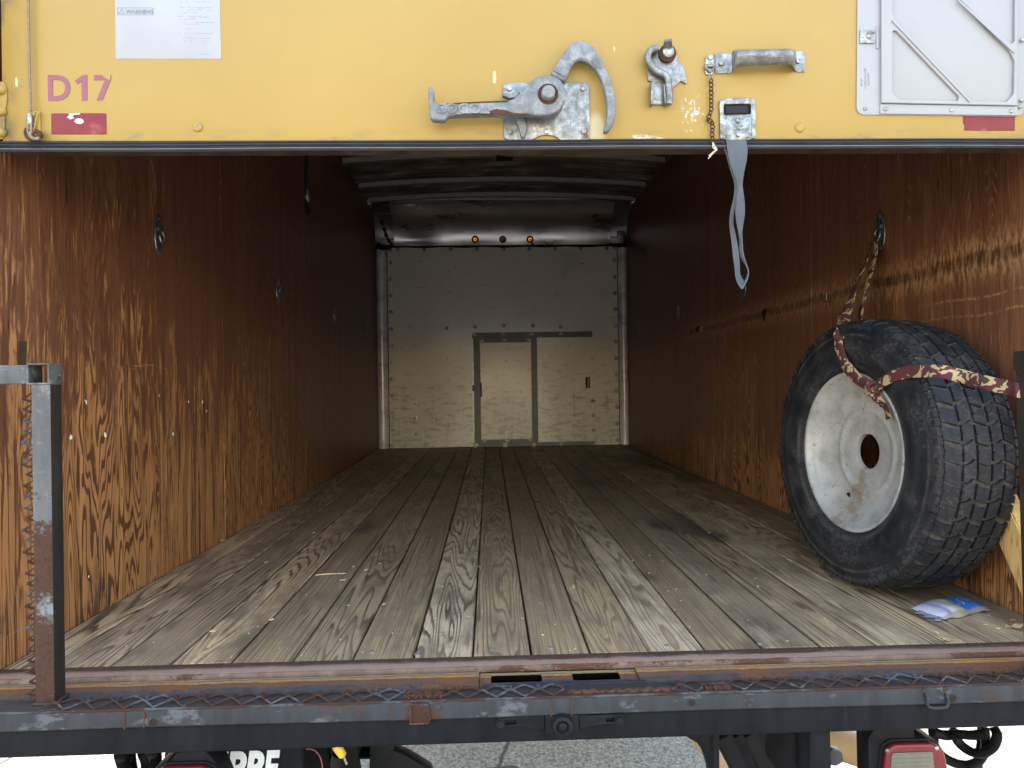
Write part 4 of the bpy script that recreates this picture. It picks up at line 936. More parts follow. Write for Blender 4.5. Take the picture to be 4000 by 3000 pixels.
# placard holder: white sheet aluminium with a stamped, ribbed flap
pz = lambda pts, y=-.004: xz(ZP, pts, y)
bm = new(); plate(bm, pz(rpoly([(362, -420), (1990, -420), (1895, 1060), (1800, 1075), (350, 1058)], [0, 0, 60, 0, 78])), [], 0, -.0025, .0008); ph_ = obj('placard_holder', bm, MT['plac'], door)
hA = rpoly([(680, 282), (715, 282), (1300, 895), (1285, 935), (735, 920), (678, 860)], [18, 22, 40, 18, 40, 40], 6)
hB = rpoly([(680, -260), (1290, -20), (1760, 455), (1812, 560), (1805, 870), (1735, 945), (1420, 935), (720, 205), (680, 130)], [30, 40, 60, 60, 60, 60, 20, 30, 40], 6)
hC = rpoly([(1360, -260), (1815, -260), (1812, 380), (1790, 403), (1760, 395), (1360, 10)], [20, 20, 20, 14, 14, 20], 5)
bm = new(); plate(bm, pz([(578, -420), (1838, -420), (1835, 975), (578, 950)], -.010), [pz(hA, -.010), pz(hB, -.010), pz(hC, -.010)], -.0045, -.0102, .0016, 2); fp = obj('placard_flap', bm, MT['plac'], ph_)
bm = new(); plate(bm, pz([(578, -420), (1838, -420), (1835, 970), (578, 946)], -.0045), [], -.0026, -.0045, .0004); obj('placard_back', bm, MT['plac'], ph_)
for q in ((680, 185), (1400, 940)), ((1290, 0), (1815, 487)):
    d = Vector((q[1][0]-q[0][0], q[1][1]-q[0][1])).normalized(); nn = Vector((-d.y, d.x))*9
    a, b = Vector(q[0]), Vector(q[1]); bm = new(); plate(bm, pz([tuple(a-nn), tuple(b-nn), tuple(b+nn), tuple(a+nn)], -.0125), [], -.0098, -.0128, .0014); obj('stamped_ridge', bm, MT['plac'], fp)
bm = new(); plate(bm, pz([(566, 962), (1838, 985), (1838, 1068), (566, 1053)], -.0055), [], -.0026, -.006, .0012); lp_ = obj('retaining_lip', bm, MT['plac'], ph_)
for c in ((613, 1010), (1225, 1020), (1778, 1030), (1860, 988), (1878, 930), (1882, 370)):
    p = at(*ZP(*c), 'y', -.006); bm = new(); domed(bm, p, .0046, .0035); obj('rivet', bm, MT['rivet'], lp_, smooth=60)
p = at(*ZP(423, 1008), 'y', -.0026); bm = new(); domed(bm, p, .0040, .0028); obj('rivet', bm, MT['rivet'], ph_, smooth=60)
bm = new(); plate(bm, pz([(380, 278), (515, 278), (518, 300), (480, 306), (482, 362), (518, 370), (515, 398), (380, 396)], -.006), [], -.0026, -.0062, .001); cl = obj('spring_clip', bm, MT['galv'], ph_)
for c in ((403, 335), (458, 337)): bm = new(); domed(bm, at(*ZP(*c), 'y', -.0062), .0044, .003); obj('rivet', bm, MT['rivet'], cl, smooth=60)
bm = new(); tube(bm, [at(*ZP(535, 240), 'y', -.003), at(*ZP(536, 450), 'y', -.003)], .0028, 8); obj('stamped_ridge', bm, MT['plac'], ph_)
p = at(*ZP(402, 795), 'y', -.0027); obj('stamped_text', text_bm('80 SM', .0064, p.x, p.z, -.0027, math.pi/2, 0, .0002), MT['placd'], ph_, smooth=0)
p = at(*ZP(437, 822), 'y', -.0027); obj('stamped_text', text_bm('LABELMASTER', .0064, p.x, p.z, -.0027, math.pi/2, 0, .0002, xs=1.12), MT['placd'], ph_, smooth=0)
bm = new()
for k in range(12):
    a = at(*ZP(450+random.uniform(-3, 3), 680+k*10), 'y', -.0028); tube(bm, [a, a+Vector((.003, 0, random.uniform(-.001, .001)))], .0005, 4)
obj('stamped_mark', bm, MT['placd'], ph_)
# hinge edge with bolts at the door's end, lift cable bracket
bm = new(); plate(bm, xz(ZA, [(-30, 700), (30, 705), (55, 760), (60, 860), (40, 960), (38, 1140), (20, 1200), (-30, 1205)], -.003), [], 0, -.003, .001); hg = obj('roller_hinge', bm, MT['yellow'], door)
for c in ((12, 778), (12, 965), (14, 1145)): bm = new(); domed(bm, at(*ZA(*c), 'y', -.003), .0105, .009, 20); obj('hinge_bolt', bm, MT['yellow'], hg, smooth=60)
bm = new(); plate(bm, xz(ZA, rpoly([(270, 960), (345, 958), (350, 1190), (272, 1195)], 14), -.003), [], 0, -.003, .0008); cb = obj('cable_bracket', bm, MT['yellow'], door)
bm = new(); tube(bm, crom([at(*ZA(*q), 'y', -.008) for q in ((300, 1000), (292, 975), (312, 965), (328, 980), (318, 1010), (300, 1090), (286, 1150))], 5), .0016, 8); obj('wire_clip', bm, MT['yellow'], cb, smooth=60)
bm = new(); tube(bm, crom([at(*ZA(*q), 'y', -.012) for q in ((238, 1110), (225, 1150), (245, 1190), (290, 1205), (335, 1190), (350, 1160), (310, 1130))], 5), .0044, 8); obj('shackle', bm, MT['rust'], cb, smooth=60)
bm = new(); tube(bm, crom([at(*ZA(*q), 'y', -.016) for q in ((270, 1140), (262, 1175), (300, 1200), (345, 1192))], 5), .0036, 8); obj('shackle', bm, MT['cable'], cb, smooth=60)
# lift cable: twisted strands, crimp sleeve
lc = thing('lift_cable', 'frayed steel lift cable running up the yellow door to its corner bracket', 'cable', at(*ZA(262, 1000), 'y', -.01))
c0 = [at(*ZA(x, y), 'y', -.008) for x, y in ((232, -420), (245, 0), (250, 320), (256, 640), (266, 960))]
pt = crom(c0, 14)
for s in range(3):
    bm = new(); pts = []
    for i in range(len(pt)*4-3):
        k = i/4; a = pt[int(k)]; b = pt[min(int(k)+1, len(pt)-1)]; c = a.lerp(b, k-int(k)); t = i*.9+s*2.094
        pts.append(c+Vector((math.cos(t)*.0012, math.sin(t)*.0012, 0)))
    tube(bm, pts, .0013, 6); obj('strand', bm, MT['cable'], lc, smooth=60)
bm = new(); tube(bm, [at(*ZA(*q), 'y', -.009) for q in ((252, 985), (256, 1000), (258, 1070), (254, 1082))], [.004, .0058, .0058, .0048], 10); obj('crimp_sleeve', bm, MT['galv'], lc, smooth=60)
for dx in (0, 22):
    bm = new(); tube(bm, crom([at(*ZA(*q), 'y', -.014) for q in ((246+dx, 1070), (240+dx*1.3, 1130), (262+dx*.6, 1190), (290, 1200))], 5), .0024, 8); obj('strand', bm, MT['cable'], lc, smooth=60)
# rusty chain with a string tied on
ch = thing('chain', 'short rusty chain hanging from the hasp with frayed string at its end', 'chain', at(*ZK(925, 480), 'y', -.01))
cp = crom([(924, 470, 0), (928, 540, 0), (930, 640, 0), (930, 740, 0), (928, 830, 0), (905, 878, 0), (886, 912, 0), (915, 915, 0), (944, 922, 0), (940, 1000, 0), (940, 1080, 0), (948, 1140, 0)], 10)
acc = [0]
for a, b in zip(cp[:-1], cp[1:]): acc.append(acc[-1]+(b-a).length)
def along(d):
    for i in range(len(acc)-1):
        if acc[i+1] >= d: return cp[i].lerp(cp[i+1], (d-acc[i])/max(1e-6, acc[i+1]-acc[i]))
    return cp[-1]
nl = 19; st = acc[-1]/nl
for i in range(nl):
    a = along(i*st-4 if i else 0); b = along(min(acc[-1], (i+1)*st+6)); A = at(*ZK(a.x, a.y), 'y', -.009); B = at(*ZK(b.x, b.y), 'y', -.009); d = B-A; n_ = d.normalized(); sd = n_.cross(Vector((0, 1, 0)))
    if i % 2: sd = (sd*.55+Vector((0, -1, 0))*.8).normalized()
    hw = .0040; bm = new()
    pts = [A+n_*(d.length*(.5-.5*math.cos(t)))+sd*(hw*math.sin(t)*(1-.35*math.cos(t))) for t in [2*math.pi*k/12 for k in range(12)]]
    tube(bm, pts, .0013, 6, loop=True); obj('link', bm, MT['rust'] if i else MT['galv'], ch, smooth=60)
for q in (((948, 1120), (960, 1170), (980, 1190), (950, 1225), (920, 1255), (900, 1278)), ((945, 1120), (945, 1170), (975, 1200), (945, 1215), (930, 1240), (922, 1262)), ((955, 1140), (985, 1192), (960, 1205), (930, 1230), (905, 1250))):
    bm = new(); tube(bm, crom([at(*ZK(*a), 'y', -.011) for a in q], 4), .0011, 6); obj('string', bm, MT['string'], ch, smooth=60)
# grey pull strap: a loop hanging from its plate
ZS = zone(2750, 500, 250/592)
gs = thing('pull_strap', 'long grey webbing pull strap hanging in a loop below its steel plate', 'strap', at(*ZS(290, 110), 'y', -.01))
yd = lambda v: -.012+.006*math.sin(v*.004)
Lf = [(205, 112), (215, 200), (235, 310), (275, 430), (305, 510), (312, 560), (303, 660), (288, 760), (300, 880), (318, 960), (330, 1050), (328, 1120), (345, 1200), (385, 1270), (406, 1315), (404, 1350), (378, 1412)]
Rf = [(390, 112), (404, 190), (395, 300), (372, 410), (358, 520), (362, 570), (376, 680), (378, 800), (360, 920), (354, 1000), (356, 1080), (362, 1150), (382, 1230), (402, 1290), (412, 1330), (400, 1400), (355, 1490)]
yA = [-.008, -.012, -.016, -.018, -.016, -.016, -.016, -.016, -.014, -.013, -.012, -.012, -.012, -.012, -.012, -.010, -.006]
yBk = [-.016, -.020, -.022, -.020, -.018, -.020, -.024, -.022, -.018, -.020, -.022, -.022, -.022, -.024, -.024, -.030, -.034]
A = crom([at(*ZS(*p), 'y', a) for p, a in zip(Lf, yA)], 3); B = crom([at(*ZS(*p), 'y', a) for p, a in zip(Rf, yBk)], 3)
bm = new(); ribbon(bm, A, B, .0022); bmesh.ops.recalc_face_normals(bm, faces=bm.faces); obj('webbing', bm, MT['grey'], gs, smooth=60)
Lb = [(172, 118), (185, 170), (215, 270), (240, 370), (275, 480), (285, 560), (275, 650), (250, 760), (236, 870), (245, 970), (258, 1080), (268, 1190), (282, 1290), (290, 1370), (310, 1440), (348, 1494)]
Rb = [(215, 118), (212, 190), (238, 300), (270, 395), (302, 490), (310, 560), (300, 650), (276, 770), (268, 880), (285, 960), (305, 1060), (320, 1160), (330, 1260), (332, 1330), (348, 1385), (378, 1414)]
A = crom([at(*ZS(*p), 'y', -.004+.012*i/15-.022*max(0, (i-11)/4)) for i, p in enumerate(Lb)], 3); B = crom([at(*ZS(*p), 'y', .012-.002*i/15-.020*max(0, (i-11)/4)) for i, p in enumerate(Rb)], 3)
bm = new(); ribbon(bm, A, B, .0022); bmesh.ops.recalc_face_normals(bm, faces=bm.faces); obj('webbing', bm, MT['grey'], gs, smooth=60)
# ---------------------------------------------------------------- guard posts on the bumper
def hollow(bm, lo, hi, axis, t):            # open square tube along an axis
    lo, hi = Vector(lo), Vector(hi); a = 'xyz'.index(axis); b, c = [i for i in range(3) if i != a]
    for i, j in ((b, c), (c, b)):
        for s in (0, 1):
            l, h = lo.copy(), hi.copy()
            if s == 0: h[i] = lo[i]+t
            else: l[i] = hi[i]-t
            if i == c: l[b] += t; h[b] -= t
            box(bm, l, h, .0008, 1)
    return bm
def tooth(bm, p, s, sc=1.0):
    q = lambda a, b, c: p+Vector((s*a, b, c))*sc
    r = []
    for t in range(6):
        k = t/5; tw = k*1.3
        ctr = q(.019*k**.8, -.004*k, .012*(1-k)**1.6-.003); hw = .0036*(1-.3*k)
        u = Vector((0, math.cos(tw), math.sin(tw)))*hw*sc; v = Vector((.25*s, -math.sin(tw), math.cos(tw)))*.0011*sc
        r.append([ctr-u-v, ctr+u-v, ctr+u+v, ctr-u+v])
    loft(bm, r)
    a = q(.019, -.004, -.003); tube(bm, [a, q(.010, -.002, -.0075), q(.0, 0, -.0085)], [.0016*sc, .0026*sc, .0022*sc], 6)
    return bm
def guard(lab, s, xi, lean):
    g = thing('guard_post', lab, 'post', (xi-s*.018*-1*-1, -.122, -.0118))
    x0, x1 = sorted((xi, xi+s*.0365))
    bm = new(); rings = []
    for k, z in enumerate([-.0112, .0, .1, .2, .3, .4, .5, .584]):
        d = lean*(.584-z); c = .004; y0, y1 = -.1405, -.104
        rings.append([Vector((x+d, y, z)) for x, y in ((x0+c, y0), (x1-c, y0), (x1-c*.3, y0+c*.3), (x1, y0+c), (x1, y1-c), (x1-c, y1), (x0+c, y1), (x0, y1-c), (x0, y0+c), (x0+c*.3, y0+c*.3))])
    loft(bm, rings); bmesh.ops.recalc_face_normals(bm, faces=bm.faces); up = obj('upright_tube', bm, [MT['post'] if s < 0 else MT['postshade'], MT['postshade']], g, smooth=30)
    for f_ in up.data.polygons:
        if abs(f_.normal.x) > .8: f_.material_index = 1  # side faces take the copy with shade put into its colour
    xa, xb = sorted((xi-.0005, xi+s*.042))
    bm = new(); hollow(bm, (xa, -.1435, .5845), (xb, -.102, .624), 'y', .0032); obj('corner_sleeve', bm, MT['post'] if s < 0 else MT['postshade'], g)
    xa, xb = sorted((xi+s*.0425, xi+s*.235))
    bm = new(); box(bm, (xa, -.141, .586), (xb, -.104, .6215), .003); obj('rail_tube', bm, MT['post'], g)
    bm = new()
    for k in range(28): tooth(bm, Vector((xi+s*.037+lean*.02, -.128+.004*math.sin(k*3), .562-k*.0205)), s, random.uniform(.85, 1.1))
    obj('mesh_edge', bm, MT['mesh'], g, smooth=30)
    bm = new(); tube(bm, [(x0-.001, -.1425, -.0105), (x1+.002, -.1425, -.0105), (x1+.002, -.104, -.0105)], .0034, 8); obj('weld_bead', bm, MT['tube'], g, smooth=60)
    return g
guard('upright square steel tube with peeling grey paint and torn mesh, by the orange plywood', -1, -.9490, 0.0)
guard('dark square steel upright standing on the bumper by the leaning wheel', 1, .9235, .017)

# ---------------------------------------------------------------- rear bumper
BX = W+.06
rb = thing('rear_bumper', 'worn black steel rear bumper tube with rusty expanded mesh along its top', 'bumper', (0, -.15, -.05))
bm = new()
r_ = .005; pr_ = [(-.1722+r_, -.0120), (-.1722+r_*.3, -.0120-r_*.3), (-.1722, -.0120-r_), (-.1722, -.0470+.003), (-.1722+.003, -.0470), (-.1235, -.0470), (-.1235, -.0120)]
loft(bm, [[Vector((x, y+.0007*math.sin(x*5), z+.0006*math.sin(x*7))) for y, z in pr_] for x in [-BX+2*BX*k/60 for k in range(61)]])
bmesh.ops.recalc_face_normals(bm, faces=bm.faces); obj('bumper_tube', bm, MT['tube'], rb, smooth=40)
bm = new(); box(bm, (-BX, -.164, -.0985), (BX, -.118, -.0475), .005, 3); obj('lower_beam', bm, MT['beam'], rb, smooth=40)
def FP(sx, sy, y=-.1722): return at(sx, sy, 'y', y)
for sx, sy, r in ((598, 2824, .0062), (1708, 2763, .0063), (2701, 2745, .0062), (3721, 2728, .0062)):
    p = FP(sx, sy); bm = new(); cyl(bm, p+Vector((0, -.0006, 0)), p+Vector((0, .004, 0)), r, 20); obj('bolt_hole', bm, MT['dark'], rb, smooth=30)
    bm = new(); lathe(bm, [(0, r*1.25), (.0007, r*1.2), (.0007, r*1.0)], p, (0, -1, 0), 20); obj('hole_rim', bm, MT['mesh'], rb, smooth=0)
for sx in (485, 562, 2153, 2233, 1530): 
    a = FP(sx, 2735+45*(1-(sx/4000))); b = FP(sx+2, 2860-60*(sx/4000)); bm = new(); tube(bm, crom([Vector((a.x, -.1722, -.0165)), Vector((a.x+.001, -.1724, -.026)), Vector((a.x-.001, -.1722, -.038)), Vector((a.x, -.1715, -.0468))], 4), [.0011+.0010*random.random() for k in range(13)], 6); obj('weld_seam', bm, MT['rust'], rb, smooth=60)
for sx, rusty in ((1645, 1), (3655, 0)):       # D-ring tabs welded on the front face
    p = FP(sx, 2790 if rusty else 2760); x = p.x
    bm = new()
    if rusty:
        plate(bm, [(x-.020, -.014), (x+.016, -.016), (x+.018, -.040), (x+.014, -.052), (x-.019, -.053), (x-.022, -.046)], [], -.1722, -.1765, .0012); obj('welded_tab', bm, MT['mesh'], rb)
        bm = new(); tube(bm, [(x-.019, -.1775, -.018), (x-.019, -.1775, -.051), (x+.014, -.1775, -.050), (x+.016, -.1775, -.040)], .0022, 6); obj('weld_seam', bm, MT['rust'], rb, smooth=60)
    else:
        tube(bm, crom([(x-.020, -.1745, -.020), (x-.019, -.176, -.034), (x-.017, -.177, -.048), (x, -.177, -.051), (x+.018, -.177, -.049), (x+.021, -.176, -.036), (x+.019, -.1745, -.020)], 4), .0030, 8); obj('welded_loop', bm, MT['tube'], rb, smooth=60)
        for dx in (-.020, .019): bm = new(); domed(bm, Vector((x+dx, -.172, -.020)), .006, .004); obj('weld_blob', bm, MT['mesh'], rb, smooth=60)
# expanded metal strip: two zigzag strands and their cross tabs
def mesh_strip(xa, xb, ph):
    bm = new(); p = .0535; n = int((xb-xa)/p*8)
    f = []; k_ = []
    for i in range(n+1):
        x = xa+(xb-xa)*i/n; u = (x/p+ph) % 1; tri = abs(u*2-1)
        f.append((Vector((x, -.1700+.019*(1-tri)**.85, -.0095+.0065*(1-tri)))))
        k_.append((Vector((x, -.1505+.0165*(1-tri)**1.2*-1+.022, -.0090+.0035*tri))))
    for ch_, rr in ((f, .0021), (k_, .0019)):
        rings = []
        for i, q in enumerate(ch_):
            h = .8*rr*(1+.3*math.sin(i*2.3)+random.uniform(-.25, .25)); rings.append([q+Vector((0, -h*1.4, -h*.5)), q+Vector((0, h*.2, h)), q+Vector((0, h*1.4, h*.3)), q+Vector((0, -h*.2, -h))])
        loft(bm, rings)
    x = math.ceil((xa/p+ph-.5))*p-(ph-.5)*p
    while x < xb:
        if x > xa: obox(bm, (x, -.1395, -.0075), Vector((1, 0, 0)), Vector((0, .9, .3)), Vector((0, -.3, .9)), (.0035, .009, .0012), .0006)
        x += p
    bmesh.ops.recalc_face_normals(bm, faces=bm.faces); return obj('mesh_strip', bm, MT['mesh'], rb, smooth=40)
mx = lambda sx: at(sx, 2730, 'z', -.011).x
mesh_strip(mx(225), mx(1575), .1); mesh_strip(mx(1730), mx(2210), .35); mesh_strip(mx(2640), mx(2770), .3); mesh_strip(mx(2890), 1.18, .6)
for xa, xb in ((1580, 1725), (2225, 2640), (2780, 2880)):
    bm = new(); pts = [Vector((mx(xa)+(mx(xb)-mx(xa))*i/30, -.158+.004*math.sin(i*1.9), -.0105)) for i in range(31)]
    tube(bm, pts, [.0035+.0025*random.random() for _ in pts], 6)
    if xa != 2225: tube(bm, [q+Vector((0, .010, .0005)) for q in pts], [.004+.003*random.random() for _ in pts], 6)
    obj('rust_scale', bm, MT['rust'], rb, smooth=60)
bm = new(); pts = [Vector((-BX+.2*k, -.1712+random.uniform(-.0006, .0006), -.0142)) for k in range(13)]; tube(bm, [Vector((-BX+2*BX*k/160, -.1700+random.uniform(-.0006, .0006), -.0128)) for k in range(161)], [.0022+.0012*random.random() for k in range(161)], 6); obj('weld_seam', bm, MT['mesh'], rb, smooth=60)
# camera bracket bolted to the lower beam
cb = thing('camera_bracket', 'black slotted bracket with a round camera at the middle of the bumper beam', 'bracket', FP(2200, 2840, -.165))
ZC = ZF
pf = lambda pts, y=-.170: xz(ZC, pts, y)
bm = new(); plate(bm, pf(rpoly([(1008, 640), (1125, 632), (1305, 626), (1308, 708), (1240, 700), (1150, 690), (1020, 694)], [22, 4, 4, 4, 20, 30, 22])), [pf(rpoly([(1040, 656), (1133, 650), (1133, 678), (1040, 684)], 10))], -.1641, -.1715, .001); obj('slotted_arm', bm, MT['blackm'], cb)
bm = new(); plate(bm, pf(rpoly([(1520, 622), (1640, 620), (1790, 614), (1806, 660), (1790, 675), (1680, 676), (1600, 690), (1522, 702)], [4, 4, 22, 14, 14, 30, 20, 4])), [pf(rpoly([(1684, 640), (1770, 634), (1770, 658), (1684, 664)], 10))], -.1641, -.1715, .001); obj('slotted_arm', bm, MT['blackm'], cb)
bm = new(); plate(bm, pf(rpoly([(1309, 626), (1519, 618), (1519, 730), (1311, 738)], 8), -.172), [], -.1641, -.1735, .002); obj('centre_block', bm, MT['blackm'], cb)
p = at(*ZC(1420, 700), 'y', -.187)
bm = new(); lathe(bm, [(-.0135, .0205), (-.002, .0185), (0, .016), (.0005, .0125), (-.003, .0115), (-.005, .0095), (-.0045, .0001)], p, (0, -1, 0), 32); co_ = obj('camera_barrel', bm, MT['black'], cb, smooth=40)
bm = new(); lathe(bm, [(-.0046, .0094), (-.0012, .0075), (0, .0045), (.0004, .0001)], p, (0, -1, 0), 28); obj('lens', bm, MT['black'], co_, smooth=60)
for c in ((1035, 672), (1768, 650)):
    p = at(*ZC(*c), 'y', -.1715); bm = new(); cyl(bm, p, p+Vector((0, -.006, 0)), .0072, 6); cyl(bm, p+Vector((0, .002, 0)), p+Vector((0, -.001, 0)), .0092, 16); obj('hex_bolt', bm, MT['black'], cb, smooth=30)

# ---------------------------------------------------------------- below the bumper
def bp(sx, sy, y): return at(sx, sy, 'y', y)
# red tail lamps
def tail_lamp(lab, pts, y, lens, screws, top):
    g = thing('tail_lamp', lab, 'tail lamp', bp(*pts[0], y), 'red tail lamps under the bumper')
    out = rpoly([(q.x, q.z) for q in [bp(a, b, y) for a, b in pts]], .018, 6)
    bm = new(); plate(bm, out, [], y+.055, y-.001, .004); obj('housing', bm, MT['black'], g)
    c = Vector((sum(p[0] for p in out)/len(out), sum(p[1] for p in out)/len(out)))
    ins = [tuple(c+(Vector(p)-c)*.95) for p in out]
    bm = new(); plate(bm, ins, [], y-.0012, y-.016, .006, 3); l = obj('red_lens', bm, MT['redl'], g, smooth=50)
    if lens:
        bm = new(); plate(bm, rpoly([(q.x, q.z) for q in [bp(a, b, y-.016) for a, b in lens]], .006, 4), [], y-.0155, y-.0185, .0012); obj('clear_lens', bm, MT['clear'], l)
        for k in range(7):
            a = bp(lens[0][0]+6, lens[0][1]+8+k*16, y-.0187); b = bp(lens[1][0]-6, lens[1][1]+8+k*16, y-.0187); bm = new(); tube(bm, [a, b], .0009, 5); obj('lens_rib', bm, MT['clear'], l)
    for s in screws: bm = new(); domed(bm, bp(*s, y-.0158), .0042, .0025, 14); obj('screw', bm, MT['galv'], l, smooth=60)
    bm = new(); plate(bm, [(q.x, q.z) for q in [bp(a, b, y) for a, b in top]], [], y+.05, y+.004, .002); obj('mounting_bracket', bm, MT['blackm'], g)
    return g
tail_lamp('red tail lamp with a cloudy clear centre lens, beside the black conduit loops', [(3440, 2912), (3475, 2888), (3620, 2884), (3675, 2905), (3692, 2990), (3700, 3150), (3420, 3160), (3432, 2990)], -.115, [(3482, 2940), (3642, 2935), (3656, 3090), (3470, 3095)], [(3466, 2932), (3658, 2922)], [(3418, 2855), (3575, 2845), (3580, 2900), (3640, 2930), (3600, 3000), (3400, 3060), (3396, 2890)])
tail_lamp('red tail lamp in front of the white lettered mud flap', [(598, 3002), (650, 2978), (800, 2974), (845, 2990), (875, 3060), (880, 3200), (590, 3200)], -.115, None, [], [(690, 2945), (798, 2938), (822, 2964), (850, 2998), (852, 3060), (690, 3060), (660, 2980)])
# mud flap with white block lettering
mf = thing('mud_flap', 'black mud flap printed with big white slanted letters', 'mud flap', bp(990, 2930, .02))
bm = new(); a = bp(700, 2900, .02); b = bp(1178, 2900, .02); box(bm, (a.x, .02, -.50), (b.x, .028, -.10), .002); mfo = obj('flap', bm, MT['flap'], mf)
bm = new(); a = bp(1092, 2900, .0); b = bp(1178, 2900, .0); box(bm, (a.x, .004, -.45), (b.x, .0195, -.1), .003); obj('flap_bracket', bm, MT['beam'], mf)
y_ = .0185; top = bp(1000, 2933, y_); hh = .074/.727
wd = [(846, 892, 'U'), (893, 963, 'P'), (966, 1038, 'R'), (1040, 1094, 'E')]
for xa, xb, chh in wd:
    b = text_bm(chh, hh, 0, 0, y_+.0008, 0, .0042, .0004, .22); xs_ = [v.co.x for v in b.verts]; zs = [v.co.z for v in b.verts]
    A = bp(xa-14, 2930, y_).x; B = bp(xb, 2930, y_).x
    for v in b.verts: v.co.x = A+(v.co.x-min(xs_))/(max(xs_)-min(xs_))*(B-A); v.co.z = top.z-.074+(v.co.z-min(zs))/(max(zs)-min(zs))*.074
    obj('flap_letter', b, MT['white'], mfo, smooth=0)
# chassis pieces
def rail(lab, sx0, sx1, y0, y1):
    a, b = bp(sx0, 2950, y0).x, bp(sx1, 2950, y0).x; g = thing('frame_rail', lab, 'frame rail', ((a+b)/2, y0, -.2))
    bm = new(); t = .008
    box(bm, (a, y0, -.40), (a+t, y1, -.11), .002, 1); box(bm, (a+t, y0, -.40), (b, y1, -.392), .002, 1); box(bm, (a+t, y0, -.118), (b, y1, -.11), .002, 1); obj('rail_channel', bm, MT['beam'], g)
    return g
rail('dark chassis rail beside the yellow connector under the bumper', 1390, 1450, .35, 3.2)
rail('dark chassis rail with leaf springs beside the tail lamp bracket', 2800, 2860, .35, 3.2)
def hanger(lab, pts, y0, y1, key='beam'):
    g = thing('spring_hanger', lab, 'bracket', bp(*pts[0], y0)); bm = new(); plate(bm, [(q.x, q.z) for q in [bp(a, b, y0) for a, b in pts]], [], y1, y0, .003); obj('bracket_plate', bm, MT[key], g); return g
hanger('black square drop bracket below the beam beside the tan pipe', [(3165, 2858), (3245, 2858), (3250, 3080), (3165, 3080)], -.155, -.10)
hanger('dark hanger plate below the beam beside the leaf springs', [(3090, 2865), (3164, 2865), (3164, 3080), (3090, 3080)], -.09, .04, 'blackm')
hanger('narrow dark strut below the beam beside the concrete', [(2786, 2868), (2812, 2868), (2812, 3100), (2788, 3100)], -.08, -.05)
hanger('dark curved plate below the beam with the yellow connector behind', [(1445, 2890), (1520, 2885), (1535, 2930), (1600, 2960), (1680, 3010), (1720, 3100), (1440, 3100)], .30, .34, 'black')
hanger('dark curved plate below the beam at the edge of the concrete', [(2660, 2866), (2790, 2860), (2790, 3100), (2775, 3010), (2755, 2950), (2725, 2905)], .12, .16, 'black')
ls = thing('leaf_spring', 'stack of dark leaf springs sloping below the bumper beam', 'spring', bp(2900, 2900, .25))
for k in range(6):
    a, b = [(2818, 2868), (2860, 2868), (2915, 2860), (2950, 2858), (3010, 2858), (3060, 2858)][k], [(2905, 3040), (2940, 3040), (3000, 3020), (3060, 3030), (3100, 3020), (3130, 3020)][k]
    A, B = bp(*a, .20+.03*k), bp(*b, .32+.03*k); bm = new(); d = (B-A).normalized(); u = d.cross(Vector((0, 1, 0))).normalized(); obox(bm, (A+B)/2, d, Vector((0, 1, 0)), u, ((B-A).length*.62, .04, .020), .003); obj('leaf', bm, MT['seal' if k in (2,) else 'beam'] if k % 2 else MT['flap'], ls)
hp = thing('wooden_block', 'worn grey timber block wedged beside the chassis rail and yellow connector', 'wood', bp(1360, 2900, .30))
for k, (xa, xb) in enumerate(((1180, 1230), (1235, 1300), (1335, 1395))):
    bm = new(); A, B = bp(xa, 2895, .22+.04*k), bp(xb, 2895, .22+.04*k); obox(bm, (A+B)/2+Vector((0, 0, -.1)), Vector((.98, 0, .17)), Vector((0, 1, 0)), Vector((-.17, 0, .98)), ((B-A).length*.55, .05, .16), .004); obj('timber', bm, MT['flap'], hp)
yc = thing('wire_connector', 'yellow crimped wire connector hanging with loose wires under the bumper', 'connector', bp(1325, 2935, -.02))
A, B = bp(1312, 2912, -.02), bp(1342, 2955, -.02); bm = new(); tube(bm, [A, A.lerp(B, .3), A.lerp(B, .9), B], [.009, .0095, .0085, .006], 10); obj('connector_sleeve', bm, MT['yel'], yc, smooth=50)
bm = new(); tube(bm, [B, B+Vector((.006, 0, -.016))], .0025, 6); obj('bare_wire', bm, MT['galv'], yc)
bm = new(); tube(bm, crom([bp(1195, 2925, -.02), bp(1230, 2932, -.02), bp(1255, 2970, -.02), bp(1262, 3040, -.02)], 5), .0012, 6); obj('thin_wire', bm, MT['decal'], yc, smooth=60)
bm = new(); tube(bm, crom([bp(1318, 2950, .0), bp(1312, 2990, .0), bp(1325, 3060, .0)], 5), .011, 10); obj('wire_loom', bm, MT['black'], yc, smooth=60)
# ribbed conduit
def conduit(lab, paths, r, y):
    g = thing('ribbed_conduit', lab, 'conduit', bp(*paths[0][0], y))
    for i, pth in enumerate(paths):
        pt = crom([bp(a, b, y+.02*i+.012*math.sin(j*1.3)) for j, (a, b) in enumerate(pth)], 24); ln = sum((b-a).length for a, b in zip(pt[:-1], pt[1:]))
        bm = new(); tube(bm, pt, [r*(1.0 if k % 2 else .86) for k in range(len(pt))], 12); obj('conduit_loop', bm, MT['black'], g, smooth=40)
    return g
conduit('loops of black ribbed conduit hanging below the bumper beside the tail lamp', [
    [(3640, 2858), (3690, 2872), (3740, 2868), (3800, 2872), (3850, 2866)], [(3725, 2855), (3745, 2900), (3790, 2935), (3840, 2942), (3880, 2915), (3895, 2870), (3880, 2840)],
    [(3640, 2905), (3690, 2960), (3760, 2988), (3820, 2975), (3850, 2920), (3845, 2840)], [(3838, 2840), (3835, 2900), (3822, 2970), (3815, 3060)], [(3645, 2850), (3648, 2900), (3650, 3000)]], .0105, .03)
